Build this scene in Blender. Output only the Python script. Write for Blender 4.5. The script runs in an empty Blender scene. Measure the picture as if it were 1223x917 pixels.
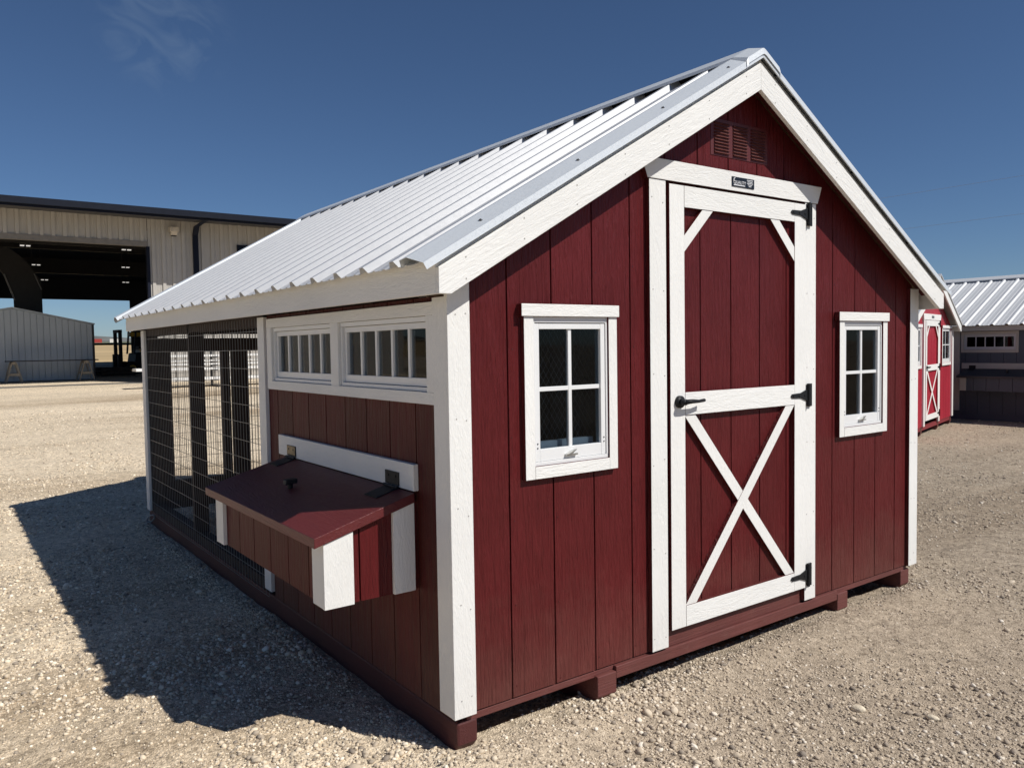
import bpy, bmesh, math, random
import numpy as np
from mathutils import Vector, Matrix
random.seed(7)
SC = bpy.context.scene
COL = SC.collection
R = math.radians
G0 = -0.132                      # gravel level at the coop (z = 0 is the bottom of the coop's trim boards)

# ------------------------------------------------------------------ camera, sky, sun, exposure
cam = bpy.data.cameras.new('camera'); camo = bpy.data.objects.new('camera', cam); COL.objects.link(camo)
cr_ = Vector((0.80696096, -0.59039067, -0.01590169)); cu_ = Vector((0.04090512, 0.02900987, 0.99874181)); cf_ = Vector((0.58918654, 0.80659611, -0.04755983))
m = Matrix.Identity(4)
for i in range(3):
    m[i][0], m[i][1], m[i][2] = cr_[i], cu_[i], -cf_[i]
m[0][3], m[1][3], m[2][3] = -1.4217, -2.3012, 1.2771
camo.matrix_world = m
cam.sensor_fit = 'HORIZONTAL'; cam.sensor_width = 36.0; cam.lens = 36.0*950.97/1223.0
cam.clip_start = 0.05; cam.clip_end = 20000
SC.camera = camo
SUN_D = Vector((-0.52, 1.0, -1.23)).normalized()     # direction the light travels
wd = bpy.data.worlds.new('World'); SC.world = wd; wd.use_nodes = True
nt = wd.node_tree; nt.nodes.clear()
o_ = nt.nodes.new('ShaderNodeOutputWorld'); bg = nt.nodes.new('ShaderNodeBackground'); sky = nt.nodes.new('ShaderNodeTexSky')
sky.sky_type = 'NISHITA'; sky.sun_disc = False
sky.sun_elevation = math.asin(-SUN_D.z); sky.sun_rotation = math.atan2(-SUN_D.x, -SUN_D.y)
sky.altitude = 2000; sky.air_density = 1.0; sky.dust_density = 0.9; sky.ozone_density = 8.0
bg.inputs['Strength'].default_value = 0.070
# one thin cirrus wisp
tc = nt.nodes.new('ShaderNodeTexCoord')
dotn = nt.nodes.new('ShaderNodeVectorMath'); dotn.operation = 'DOT_PRODUCT'
dotn.inputs[1].default_value = Vector((0.2153, 0.9135, 0.3451)).normalized()
mr = nt.nodes.new('ShaderNodeMapRange'); mr.inputs[1].default_value = 0.9968; mr.inputs[2].default_value = 0.9999; mr.interpolation_type = 'SMOOTHSTEP'
mp = nt.nodes.new('ShaderNodeMapping'); mp.inputs['Rotation'].default_value = (0.4, 0.3, 0.9); mp.inputs['Scale'].default_value = (14, 46, 22)
nz = nt.nodes.new('ShaderNodeTexNoise'); nz.inputs['Scale'].default_value = 1.0; nz.inputs['Detail'].default_value = 7; nz.inputs['Distortion'].default_value = 1.8
mr2 = nt.nodes.new('ShaderNodeMapRange'); mr2.inputs[1].default_value = 0.44; mr2.inputs[2].default_value = 0.80; mr2.inputs[4].default_value = 0.26
mul = nt.nodes.new('ShaderNodeMath'); mul.operation = 'MULTIPLY'
mx = nt.nodes.new('ShaderNodeMix'); mx.data_type = 'RGBA'; mx.inputs['B'].default_value = (3.3, 4.5, 6.2, 1)
L = nt.links.new
L(tc.outputs['Generated'], dotn.inputs[0]); L(dotn.outputs['Value'], mr.inputs[0]); L(tc.outputs['Generated'], mp.inputs[0]); L(mp.outputs[0], nz.inputs['Vector'])
L(nz.outputs['Fac'], mr2.inputs[0]); L(mr.outputs[0], mul.inputs[0]); L(mr2.outputs[0], mul.inputs[1]); L(mul.outputs[0], mx.inputs['Factor'])
L(sky.outputs[0], mx.inputs['A']); L(mx.outputs['Result'], bg.inputs['Color']); L(bg.outputs[0], o_.inputs['Surface'])
sl = bpy.data.lights.new('sun', 'SUN'); sl.energy = 5.0; sl.angle = R(0.53); sl.color = (1.0, 0.955, 0.89)
so = bpy.data.objects.new('sun', sl); COL.objects.link(so); so.rotation_euler = SUN_D.to_track_quat('-Z', 'Y').to_euler(); so.location = (10, -20, 25)
vs = SC.view_settings; vs.view_transform = 'Standard'; vs.look = 'None'; vs.exposure = -0.10; vs.gamma = 1.0; vs.use_curve_mapping = False

# ------------------------------------------------------------------ materials
def newmat(name):
    mt = bpy.data.materials.new(name); mt.use_nodes = True
    return mt, mt.node_tree, mt.node_tree.nodes['Principled BSDF']
def N(t, typ, **kw):
    n = t.nodes.new(typ)
    for k, v in kw.items():
        if k in n.inputs: n.inputs[k].default_value = v
        else: setattr(n, k, v)
    return n
def ramp(t, fac, stops):
    r = t.nodes.new('ShaderNodeValToRGB'); e = r.color_ramp.elements
    e[0].position, e[0].color = stops[0][0], (*stops[0][1], 1)
    e[1].position, e[1].color = stops[-1][0], (*stops[-1][1], 1)
    for p, c in stops[1:-1]:
        q = e.new(p); q.color = (*c, 1)
    t.links.new(fac, r.inputs[0]); return r
def plain(name, col, rough=0.6, metal=0.0, var=0.12, scale=8.0, bump=0.0, bscale=200, spec=0.5):
    mt, t, b = newmat(name)
    tc = N(t, 'ShaderNodeTexCoord'); nz = N(t, 'ShaderNodeTexNoise', Scale=scale, Detail=6.0)
    t.links.new(tc.outputs['Object'], nz.inputs['Vector'])
    r = ramp(t, nz.outputs['Fac'], [(0.3, [c*(1-var) for c in col]), (0.7, [min(1, c*(1+var)) for c in col])])
    t.links.new(r.outputs[0], b.inputs['Base Color'])
    b.inputs['Roughness'].default_value = rough; b.inputs['Metallic'].default_value = metal; b.inputs['Specular IOR Level'].default_value = spec
    if bump:
        n2 = N(t, 'ShaderNodeTexNoise', Scale=bscale, Detail=4.0); t.links.new(tc.outputs['Object'], n2.inputs['Vector'])
        bp = N(t, 'ShaderNodeBump', Strength=0.6, Distance=bump); t.links.new(n2.outputs['Fac'], bp.inputs['Height']); t.links.new(bp.outputs[0], b.inputs['Normal'])
    return mt
def grain(name, col, axis='z', rough=0.55, var=0.10, depth=0.0012, dirt=None, spec=0.4, ang=0.0, lo=5.0, hi=95.0, tone=0.06, dust=0.0, streak=None, strength=0.75):
    """painted, cedar-embossed board: grain runs along axis (object space)"""
    mt, t, b = newmat(name)
    tc = N(t, 'ShaderNodeTexCoord')
    mp = N(t, 'ShaderNodeMapping'); mp.vector_type = 'POINT'
    mp.inputs['Scale'].default_value = {'x': (lo, hi, hi), 'y': (hi, lo, hi), 'z': (hi, hi, lo)}[axis]
    rt = N(t, 'ShaderNodeMapping'); rt.inputs['Rotation'].default_value = (0, ang, 0)
    t.links.new(tc.outputs['Object'], rt.inputs[0]); t.links.new(rt.outputs[0], mp.inputs[0])
    wv = N(t, 'ShaderNodeTexNoise', Scale=1.0, Detail=3.0, Distortion=2.2); t.links.new(mp.outputs[0], wv.inputs['Vector'])
    n2 = N(t, 'ShaderNodeTexNoise', Scale=0.25, Detail=5.0, Distortion=3.5); t.links.new(mp.outputs[0], n2.inputs['Vector'])
    n3 = N(t, 'ShaderNodeTexNoise', Scale=2.3, Detail=4.0, Roughness=0.6); t.links.new(tc.outputs['Object'], n3.inputs['Vector'])
    ad = N(t, 'ShaderNodeMath', operation='ADD'); t.links.new(wv.outputs['Fac'], ad.inputs[0]); t.links.new(n2.outputs['Fac'], ad.inputs[1])
    bp = N(t, 'ShaderNodeBump', Strength=strength, Distance=depth); t.links.new(ad.outputs[0], bp.inputs['Height']); t.links.new(bp.outputs[0], b.inputs['Normal'])
    c1 = [c*(1-var) for c in col]; c2 = [min(1, c*(1+var)) for c in col]
    r = ramp(t, n3.outputs['Fac'], [(0.3, c1), (0.7, c2)])
    out = r.outputs[0]
    mm = N(t, 'ShaderNodeMapRange'); mm.inputs[1].default_value = 0.75; mm.inputs[2].default_value = 0.45; t.links.new(ad.outputs[0], mm.inputs[0])
    m2 = N(t, 'ShaderNodeMix', data_type='RGBA', blend_type='MULTIPLY'); m2.inputs['B'].default_value = (0.93, 0.92, 0.905, 1)
    t.links.new(mm.outputs[0], m2.inputs['Factor']); t.links.new(out, m2.inputs['A']); out = m2.outputs['Result']
    if dirt:
        n4 = N(t, 'ShaderNodeTexNoise', Scale=14.0, Detail=8.0, Roughness=0.75); t.links.new(tc.outputs['Object'], n4.inputs['Vector'])
        m4 = N(t, 'ShaderNodeMapRange'); m4.inputs[1].default_value = 0.62; m4.inputs[2].default_value = 0.80; m4.inputs[4].default_value = 0.5; t.links.new(n4.outputs['Fac'], m4.inputs[0])
        m3 = N(t, 'ShaderNodeMix', data_type='RGBA'); m3.inputs['B'].default_value = (*dirt, 1); t.links.new(m4.outputs[0], m3.inputs['Factor']); t.links.new(out, m3.inputs['A']); out = m3.outputs['Result']
    if streak:
        st = N(t, 'ShaderNodeMapRange'); st.inputs[1].default_value = 0.42; st.inputs[2].default_value = 0.68; st.inputs[4].default_value = 0.75; t.links.new(n2.outputs['Fac'], st.inputs[0])
        ms = N(t, 'ShaderNodeMix', data_type='RGBA'); ms.inputs['B'].default_value = (*streak, 1); t.links.new(st.outputs[0], ms.inputs['Factor']); t.links.new(out, ms.inputs['A']); out = ms.outputs['Result']
    oi = N(t, 'ShaderNodeObjectInfo'); vr = N(t, 'ShaderNodeMapRange'); vr.inputs[3].default_value = 1.0-tone; vr.inputs[4].default_value = 1.0+tone*0.6; t.links.new(oi.outputs['Random'], vr.inputs[0])
    hs = N(t, 'ShaderNodeHueSaturation'); t.links.new(vr.outputs[0], hs.inputs['Value']); t.links.new(out, hs.inputs['Color']); out = hs.outputs['Color']
    if dust:
        sp = N(t, 'ShaderNodeSeparateXYZ'); t.links.new(tc.outputs['Object'], sp.inputs[0])
        n5 = N(t, 'ShaderNodeTexNoise', Scale=7.0, Detail=9.0, Roughness=0.7); t.links.new(tc.outputs['Object'], n5.inputs['Vector'])
        hh = N(t, 'ShaderNodeMath', operation='MULTIPLY_ADD'); hh.inputs[1].default_value = -0.55; t.links.new(n5.outputs['Fac'], hh.inputs[0]); t.links.new(sp.outputs['Z'], hh.inputs[2])
        m5 = N(t, 'ShaderNodeMapRange'); m5.inputs[1].default_value = 0.10; m5.inputs[2].default_value = -0.36; m5.inputs[4].default_value = dust; t.links.new(hh.outputs[0], m5.inputs[0])
        m6 = N(t, 'ShaderNodeMix', data_type='RGBA'); m6.inputs['B'].default_value = (0.36, 0.30, 0.23, 1); t.links.new(m5.outputs[0], m6.inputs['Factor']); t.links.new(out, m6.inputs['A']); out = m6.outputs['Result']
    t.links.new(out, b.inputs['Base Color'])
    b.inputs['Roughness'].default_value = rough; b.inputs['Specular IOR Level'].default_value = spec
    return mt
RED = (0.104, 0.0125, 0.0138); WHT = (0.80, 0.80, 0.775)
MRED = grain('barn red paint', RED, 'z', rough=0.40, var=0.12, depth=0.0085, spec=0.22, strength=0.9, lo=6.0, hi=70.0, tone=0.10, dust=0.10, dirt=(0.118, 0.021, 0.022))
MREDS = grain('barn red streaked side', (0.092, 0.0135, 0.0130), 'z', rough=0.55, var=0.16, depth=0.006, spec=0.2, lo=4.0, hi=60.0, tone=0.16, streak=(0.088, 0.034, 0.022), dust=0.12)  # darker red with upright brown streaks, for left wall and egg box front
MREDX = grain('barn red rail paint', (0.112, 0.022, 0.021), 'x', rough=0.6, var=0.18, depth=0.003, dirt=(0.17, 0.075, 0.065), dust=0.07)
MREDY = grain('barn red shaded skid', (0.072, 0.018, 0.017), 'y', rough=0.6, var=0.2, depth=0.002)  # left skid's red darkened: the shade on its side is put into the colour
MLID = grain('barn red lid paint', (0.120, 0.021, 0.022), 'y', rough=0.45, var=0.12, dirt=(0.20, 0.085, 0.07), depth=0.003, lo=8.0, hi=60.0)
MWZ = grain('white trim upright', WHT, 'z', var=0.035, depth=0.0024, lo=22.0, hi=85.0, tone=0.03, dust=0.12)
MWX = grain('white trim level', WHT, 'x', var=0.035, depth=0.0024, lo=18.0, hi=85.0, tone=0.03)
MWY = grain('white trim side', WHT, 'y', var=0.035, depth=0.0024, lo=18.0, hi=85.0, tone=0.03)
MWRL = grain('white rake left', WHT, 'x', var=0.035, depth=0.0026, lo=14.0, hi=85.0, tone=0.03, ang=R(30.1))
MWRR = grain('white rake right', WHT, 'x', var=0.035, depth=0.0026, lo=14.0, hi=85.0, tone=0.03, ang=R(-30.1))
MVIN = plain('white vinyl', (0.76, 0.77, 0.77), rough=0.35, var=0.02)
MBLK = plain('black hinge steel', (0.009, 0.010, 0.012), rough=0.55, var=0.2, spec=0.3)
MBRS = plain('rusty hinge steel', (0.23, 0.17, 0.09), rough=0.5, metal=0.3, var=0.35, scale=60)
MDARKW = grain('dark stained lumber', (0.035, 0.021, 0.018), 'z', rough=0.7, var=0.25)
MDECK = grain('bare sheathing', (0.20, 0.13, 0.075), 'y', rough=0.8, var=0.2)
MWIRE = plain('wire steel', (0.20, 0.205, 0.21), rough=0.45, metal=0.5)
MHEX = plain('hex netting steel', (0.34, 0.35, 0.36), rough=0.4, metal=0.7)
MSCREW = plain('screw head', (0.10, 0.10, 0.11), rough=0.35, metal=0.7)
def galv(name, col, metal, rough, sp=55, vr=0.022):
    mt, t, b = newmat(name); tc = N(t, 'ShaderNodeTexCoord'); v = N(t, 'ShaderNodeTexVoronoi', Scale=float(sp)); n = N(t, 'ShaderNodeTexNoise', Scale=2.5, Detail=6.0)
    t.links.new(tc.outputs['Object'], v.inputs['Vector']); t.links.new(tc.outputs['Object'], n.inputs['Vector'])
    s = N(t, 'ShaderNodeSeparateColor'); t.links.new(v.outputs['Color'], s.inputs[0])
    ad = N(t, 'ShaderNodeMath', operation='ADD'); t.links.new(s.outputs[0], ad.inputs[0]); t.links.new(n.outputs['Fac'], ad.inputs[1])
    r = ramp(t, ad.outputs[0], [(0.2, [c*(1-vr) for c in col]), (1.0, [min(1, c*(1+vr*0.5)) for c in col])]); t.links.new(r.outputs[0], b.inputs['Base Color'])
    r2 = N(t, 'ShaderNodeMapRange'); r2.inputs[3].default_value = rough*0.96; r2.inputs[4].default_value = rough*1.06; t.links.new(ad.outputs[0], r2.inputs[0]); t.links.new(r2.outputs[0], b.inputs['Roughness'])
    b.inputs['Metallic'].default_value = metal
    return mt
MROOF = galv('galvalume roof sheet', (0.60, 0.61, 0.62), 0.38, 0.36)
MRTRIM = galv('galvalume edge trim', (0.66, 0.70, 0.73), 0.22, 0.40, 190, 0.08)
def glassmat(name, tint=(0.86, 0.90, 0.92)):
    mt, t, b = newmat(name); t.nodes.remove(b); out = t.nodes['Material Output']
    tr = N(t, 'ShaderNodeBsdfTransparent'); tr.inputs[0].default_value = (*tint, 1); gl = N(t, 'ShaderNodeBsdfGlossy', Roughness=0.02); fr = N(t, 'ShaderNodeFresnel', IOR=1.24); mxs = N(t, 'ShaderNodeMixShader')
    tc = N(t, 'ShaderNodeTexCoord'); nz = N(t, 'ShaderNodeTexNoise', Scale=5.0); bp = N(t, 'ShaderNodeBump', Strength=0.12, Distance=0.002)
    t.links.new(tc.outputs['Object'], nz.inputs['Vector']); t.links.new(nz.outputs['Fac'], bp.inputs['Height']); t.links.new(bp.outputs[0], gl.inputs['Normal'])
    t.links.new(fr.outputs[0], mxs.inputs[0]); t.links.new(tr.outputs[0], mxs.inputs[1]); t.links.new(gl.outputs[0], mxs.inputs[2]); t.links.new(mxs.outputs[0], out.inputs['Surface'])
    return mt
MGLASS = glassmat('window glass', (0.60, 0.66, 0.71))

# ------------------------------------------------------------------ mesh helpers
class MB:
    def __init__(s): s.v = []; s.f = []; s.m = []
    def add(s, vs, fs, mi=0):
        k = len(s.v); s.v += [tuple(p) for p in vs]
        for i, f in enumerate(fs):
            s.f.append([k+j for j in f]); s.m.append(mi[i] if isinstance(mi, (list, tuple)) else mi)
        return s
    def box(s, x0, x1, y0, y1, z0, z1, mi=0, skip=None, ms=None):
        """ms: material of all faces but the one facing front: 'y' (toward -y) or 'x' (toward -x)"""
        vs = [(x0,y0,z0),(x1,y0,z0),(x1,y1,z0),(x0,y1,z0),(x0,y0,z1),(x1,y0,z1),(x1,y1,z1),(x0,y1,z1)]
        fs = [(0,3,2,1),(4,5,6,7),(0,1,5,4),(1,2,6,5),(2,3,7,6),(3,0,4,7)]
        mm = mi
        if ms == 'y': mm = [1,1,0,1,1,1]
        if ms == 'x': mm = [1,1,1,1,1,0]
        return s.add(vs, fs, mm)
    def prism(s, poly, axis, a, b, mi=0, mside=None):
        n = len(poly)
        def P(p, q):
            return {'y': (p[0], q, p[1]), 'x': (q, p[0], p[1]), 'z': (p[0], p[1], q)}[axis]
        vs = [P(p, a) for p in poly]+[P(p, b) for p in poly]
        fs = [list(range(n)), list(range(2*n-1, n-1, -1))]+[(i, (i+1) % n, n+(i+1) % n, n+i) for i in range(n)]
        ms = mi if mside is None else mside
        return s.add(vs, fs, [mi, ms]+[ms]*n)
    def tube(s, pts, r, n=6, mi=0):
        pts = [Vector(p) for p in pts]; k0 = len(s.v)
        rs = r if isinstance(r, (list, tuple)) else [r]*len(pts)
        for i, p in enumerate(pts):
            d = (pts[min(i+1, len(pts)-1)]-pts[max(i-1, 0)]).normalized()
            u = d.orthogonal().normalized() if i == 0 else (u-d*u.dot(d)).normalized()
            w = d.cross(u)
            for j in range(n):
                a = 2*math.pi*j/n; q = p+(u*math.cos(a)+w*math.sin(a))*rs[i]; s.v.append(tuple(q))
        for i in range(len(pts)-1):
            for j in range(n):
                s.f.append([k0+i*n+j, k0+i*n+(j+1) % n, k0+(i+1)*n+(j+1) % n, k0+(i+1)*n+j]); s.m.append(mi)
        s.f.append([k0+j for j in range(n)][::-1]); s.m.append(mi)
        s.f.append([k0+(len(pts)-1)*n+j for j in range(n)]); s.m.append(mi)
        return s
    def mesh(s, name, mats):
        me = bpy.data.meshes.new(name); me.from_pydata(s.v, [], s.f)
        mats = mats if isinstance(mats, (list, tuple)) else [mats]
        for mt in mats: me.materials.append(mt)
        me.polygons.foreach_set('material_index', s.m)
        bm = bmesh.new(); bm.from_mesh(me); bmesh.ops.recalc_face_normals(bm, faces=bm.faces); bm.to_mesh(me); bm.free()
        return me
def link(name, me, parent=None, loc=(0, 0, 0), bevel=0.0, smooth=False, solid=0.0, rot=None):
    o = bpy.data.objects.new(name, me); COL.objects.link(o); o.location = loc
    if rot: o.rotation_euler = rot
    if parent is not None:
        o.parent = parent
    if solid:
        md = o.modifiers.new('sheet', 'SOLIDIFY'); md.thickness = solid
    if bevel:
        md = o.modifiers.new('edge', 'BEVEL'); md.width = bevel; md.segments = 2; md.limit_method = 'ANGLE'; md.angle_limit = R(40)
    if smooth:
        me.polygons.foreach_set('use_smooth', [True]*len(me.polygons))
    return o
def tag(o, label, cat, group=None, kind=None):
    if label: o['label'] = label
    if cat: o['category'] = cat
    if group: o['group'] = group
    if kind or label: o['kind'] = kind or 'thing'
    return o
LIFT = {}
def root(name, label, cat, loc, rotz=0.0, lift=0.0, group=None):
    o = bpy.data.objects.new(name, None); COL.objects.link(o); o.location = loc; o.rotation_euler = (0, 0, rotz); o.empty_display_size = 0.2
    if lift: LIFT[o.name] = lift
    return tag(o, label, cat, group)
def part(name, mb, mats, parent, bevel=0.0, smooth=False, solid=0.0, label=None, kind=None):
    me = mb if isinstance(mb, bpy.types.Mesh) else mb.mesh(name, mats)
    o = link(name, me, parent, (0, 0, LIFT.get(parent.name, 0.0)) if parent else (0, 0, 0), bevel, smooth, solid)
    if label: o['label'] = label
    if kind: o['kind'] = kind
    return o
def planks(parent, name, u0, u1, grooves, top, zb, cuts, axis, f0, f1, mats, gap=0.007, extra=()):
    """vertical siding boards between grooves; one object each. cuts = (u0,u1,z0,z1) openings"""
    bs = [u0]+[g for g in sorted(grooves) if u0+0.01 < g < u1-0.01]+[u1]
    for a, b in zip(bs[:-1], bs[1:]):
        p, q = a+(gap/2 if a > u0 else 0), b-(gap/2 if b < u1 else 0)
        xs = sorted(set([p, q]+[c for cc in cuts for c in cc[:2] if p < c < q]+[e for e in extra if p < e < q]))
        pcs = {}
        for s, e in zip(xs[:-1], xs[1:]):
            if e-s < 1e-4: continue
            mid = (s+e)/2
            cs = sorted([(c[2], c[3]) for c in cuts if c[0] <= mid <= c[1]])
            z = zb; segs = []
            for c0, c1 in cs:
                if c0 > z: segs.append((z, c0, False))
                z = max(z, c1)
            segs.append((z, None, True))
            for z0, z1, last in segs:
                t0, t1 = (top(s), top(e)) if last else (z1, z1)
                if min(t0, t1) <= z0+1e-3: continue
                hit = [k for k, (m_, x2, za, zb2) in pcs.items() if abs(x2-s) < 1e-6 and za < max(t0, t1)-1e-6 and zb2 > z0+1e-6]
                k = hit[0] if hit else len(pcs)+100*len(xs)+int(z0*1000)
                mm_ = pcs[k][0] if hit else MB()
                mm_.prism([(s, z0), (e, z0), (e, t1), (s, t0)], axis, f0, f1); pcs[k] = (mm_, e, z0, max(t0, t1))
                for h in hit[1:]:
                    o2 = pcs.pop(h)[0]; mm_.add(o2.v, o2.f, o2.m)
        for m_, *_r in pcs.values(): part(name, m_, mats, parent)
def backing(name, u0, u1, top, zb, cuts, axis, f0, f1, mat, parent, extra=()):
    mb = MB(); xs = sorted(set([u0, u1]+[c for cc in cuts for c in cc[:2]]+list(extra)))
    for s, e in zip(xs[:-1], xs[1:]):
        mid = (s+e)/2; cs = sorted([(c[2], c[3]) for c in cuts if c[0] <= mid <= c[1]]); z = zb
        for c0, c1 in cs:
            if c0 > z: mb.prism([(s, z), (e, z), (e, c0), (s, c0)], axis, f0, f1)
            z = max(z, c1)
        if min(top(s), top(e)) > z: mb.prism([(s, z), (e, z), (e, top(e)), (s, top(s))], axis, f0, f1)
    return part(name, mb, mat, parent)
def disc(mb, c, r, axis, h, n=10, mi=0):
    c = Vector(c); d = {'x': Vector((h, 0, 0)), 'y': Vector((0, h, 0)), 'z': Vector((0, 0, h))}[axis]
    return mb.tube([c, c+d], r, n, mi)
def band(p, q, w):
    """2-D strip polygon from p to q of width w"""
    d = Vector((q[0]-p[0], q[1]-p[1])).normalized(); n = Vector((-d.y, d.x))*(w/2)
    return [(p[0]+n.x, p[1]+n.y), (p[0]-n.x, p[1]-n.y), (q[0]-n.x, q[1]-n.y), (q[0]+n.x, q[1]+n.y)]

# ------------------------------------------------------------------ ground
def ground_z(x, y):
    t = np.maximum(0.0, y-5.0); s = np.minimum(t, 20.0)
    return G0+0.0215*(np.sqrt(s*s+1.0)-1.0)*20/19.02+0.0118*np.maximum(0, y-25.0)
_rs = np.random.RandomState(3); _tab = _rs.rand(256, 256)
def vn(x, y, f, k=0):
    X = np.asarray(x)*f+37.3*k; Y = np.asarray(y)*f+17.9*k
    i = np.floor(X).astype(int); j = np.floor(Y).astype(int); u = X-i; v = Y-j; u = u*u*(3-2*u); v = v*v*(3-2*v)
    g = lambda a, b: _tab[(a*7+b*13+a*b % 5) % 256, (b+k*31+a*3) % 256]
    g = lambda a, b: _tab[a % 256, b % 256]
    return (g(i, j)*(1-u)+g(i+1, j)*u)*(1-v)+(g(i, j+1)*(1-u)+g(i+1, j+1)*u)*v-0.5
def relief(x, y):
    r = np.hypot(np.asarray(x)+1.4, np.asarray(y)+2.3); k = 1.0/(1.0+(r/11.0)**2)
    h = 0.040*vn(x, y, 0.9, 1)+0.022*vn(x, y, 2.7, 2)+0.014*vn(x, y, 7.0, 3)+0.008*vn(x, y, 16.0, 4)+0.006*vn(x, y, 31.0, 5)
    h = h*k*0.75-0.006
    xa_, ya_ = np.asarray(x), np.asarray(y)
    h = h+0.020*np.exp(-((ya_+0.10)/0.10)**2)*((xa_ > -0.1) & (xa_ < 3.2))+0.012*np.exp(-((xa_+0.09)/0.07)**2)*((ya_ > 0.1) & (ya_ < 4.8))
    # gravel pushed up a little along the front skids, hollow beneath the floor
    under = (np.asarray(x) > 0.12) & (np.asarray(x) < 2.95) & (np.asarray(y) > 0.10) & (np.asarray(y) < 4.6)
    h = h-np.where(under, 0.05, 0.0)
    return h
def hz(x, y): return ground_z(np.asarray(x, float), np.asarray(y, float))+relief(x, y)
def axisvals(a, b, step, far, n):
    core = np.arange(a, b+1e-6, step); lo = a-np.geomspace(step*2, far, n)[::1]; hi = b+np.geomspace(step*2, far, n)
    return np.concatenate([lo[::-1], core, hi])
gx = axisvals(-3.6, 6.2, 0.026, 6000, 70); gy = axisvals(-3.0, 7.2, 0.026, 6000, 70)
X, Y = np.meshgrid(gx, gy); Z = hz(X, Y)
nx, ny = len(gx), len(gy)
me = bpy.data.meshes.new('gravel_ground'); vs_ = np.stack([X, Y, Z], -1).reshape(-1, 3)
idx = np.arange(nx*ny).reshape(ny, nx); q = np.stack([idx[:-1, :-1], idx[:-1, 1:], idx[1:, 1:], idx[1:, :-1]], -1).reshape(-1, 4)
me.vertices.add(len(vs_)); me.vertices.foreach_set('co', vs_.ravel()); me.loops.add(q.size); me.loops.foreach_set('vertex_index', q.ravel().astype(np.int32))
me.polygons.add(len(q)); me.polygons.foreach_set('loop_start', np.arange(0, q.size, 4, dtype=np.int32)); me.polygons.foreach_set('loop_total', np.full(len(q), 4, np.int32)); me.update(calc_edges=True)
me.polygons.foreach_set('use_smooth', np.ones(len(q), bool))
def gravelmat():
    mt, t, b = newmat('crushed limestone yard'); K = t.links.new
    tc = N(t, 'ShaderNodeTexCoord'); P = tc.outputs['Object']
    big = N(t, 'ShaderNodeTexNoise', Scale=0.16, Detail=4.0, Roughness=0.55)
    mpb = N(t, 'ShaderNodeMapping'); mpb.inputs['Scale'].default_value = (0.7, 1.7, 1); mpb.inputs['Rotation'].default_value = (0, 0, R(-12)); K(P, mpb.inputs[0]); K(mpb.outputs[0], big.inputs['Vector'])
    # tracks: long streaks across the yard
    mpt = N(t, 'ShaderNodeMapping'); mpt.inputs['Scale'].default_value = (0.045, 0.42, 1); mpt.inputs['Rotation'].default_value = (0, 0, R(6)); K(P, mpt.inputs[0])
    trk = N(t, 'ShaderNodeTexNoise', Scale=1.0, Detail=5.0, Roughness=0.6); K(mpt.outputs[0], trk.inputs['Vector'])
    mid = N(t, 'ShaderNodeTexNoise', Scale=2.2, Detail=7.0, Roughness=0.62); K(P, mid.inputs['Vector'])
    v1 = N(t, 'ShaderNodeTexVoronoi', Scale=75.0); v2 = N(t, 'ShaderNodeTexVoronoi', Scale=170.0); v3 = N(t, 'ShaderNodeTexVoronoi', Scale=24.0)
    for v in (v1, v2, v3): K(P, v.inputs['Vector'])
    s1 = N(t, 'ShaderNodeSeparateColor'); K(v1.outputs['Color'], s1.inputs[0]); s2 = N(t, 'ShaderNodeSeparateColor'); K(v2.outputs['Color'], s2.inputs[0]); s3 = N(t, 'ShaderNodeSeparateColor'); K(v3.outputs['Color'], s3.inputs[0])
    a = N(t, 'ShaderNodeMix', data_type='FLOAT'); a.inputs[0].default_value = 0.5; K(s1.outputs[0], a.inputs[2]); K(s2.outputs[1], a.inputs[3])
    a2 = N(t, 'ShaderNodeMix', data_type='FLOAT'); a2.inputs[0].default_value = 0.33; K(a.outputs[0], a2.inputs[2]); K(s3.outputs[0], a2.inputs[3])
    peb = ramp(t, a2.outputs[0], [(0.08, (0.20, 0.172, 0.14)), (0.32, (0.36, 0.315, 0.25)), (0.6, (0.50, 0.435, 0.345)), (0.9, (0.70, 0.63, 0.52))])
    fines = ramp(t, mid.outputs['Fac'], [(0.3, (0.36, 0.315, 0.255)), (0.7, (0.54, 0.47, 0.365))])
    # finer dusty ground shows between heaps of stone
    ad = N(t, 'ShaderNodeMath', operation='MULTIPLY_ADD'); ad.inputs[1].default_value = 0.55; K(mid.outputs['Fac'], ad.inputs[0]); K(big.outputs['Fac'], ad.inputs[2])
    f1 = N(t, 'ShaderNodeMapRange'); f1.inputs[1].default_value = 0.62; f1.inputs[2].default_value = 0.95; f1.inputs[3].default_value = 0.08; f1.inputs[4].default_value = 0.60; K(ad.outputs[0], f1.inputs[0])
    mxa = N(t, 'ShaderNodeMix', data_type='RGBA'); K(f1.outputs[0], mxa.inputs['Factor']); K(peb.outputs[0], mxa.inputs['A']); K(fines.outputs[0], mxa.inputs['B'])
    # grey packed yard on the east side, pale tan stone on the west and north
    sx = N(t, 'ShaderNodeSeparateXYZ'); K(P, sx.inputs[0])
    w = N(t, 'ShaderNodeMath', operation='MULTIPLY_ADD'); w.inputs[1].default_value = -0.55; K(sx.outputs['Y'], w.inputs[0]); K(sx.outputs['X'], w.inputs[2])
    w2 = N(t, 'ShaderNodeMath', operation='MULTIPLY_ADD'); w2.inputs[1].default_value = 2.5; K(big.outputs['Fac'], w2.inputs[0]); K(w.outputs[0], w2.inputs[2])
    f2 = N(t, 'ShaderNodeMapRange'); f2.inputs[1].default_value = 0.2; f2.inputs[2].default_value = 3.2; f2.interpolation_type = 'SMOOTHSTEP'; K(w2.outputs[0], f2.inputs[0])
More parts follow.
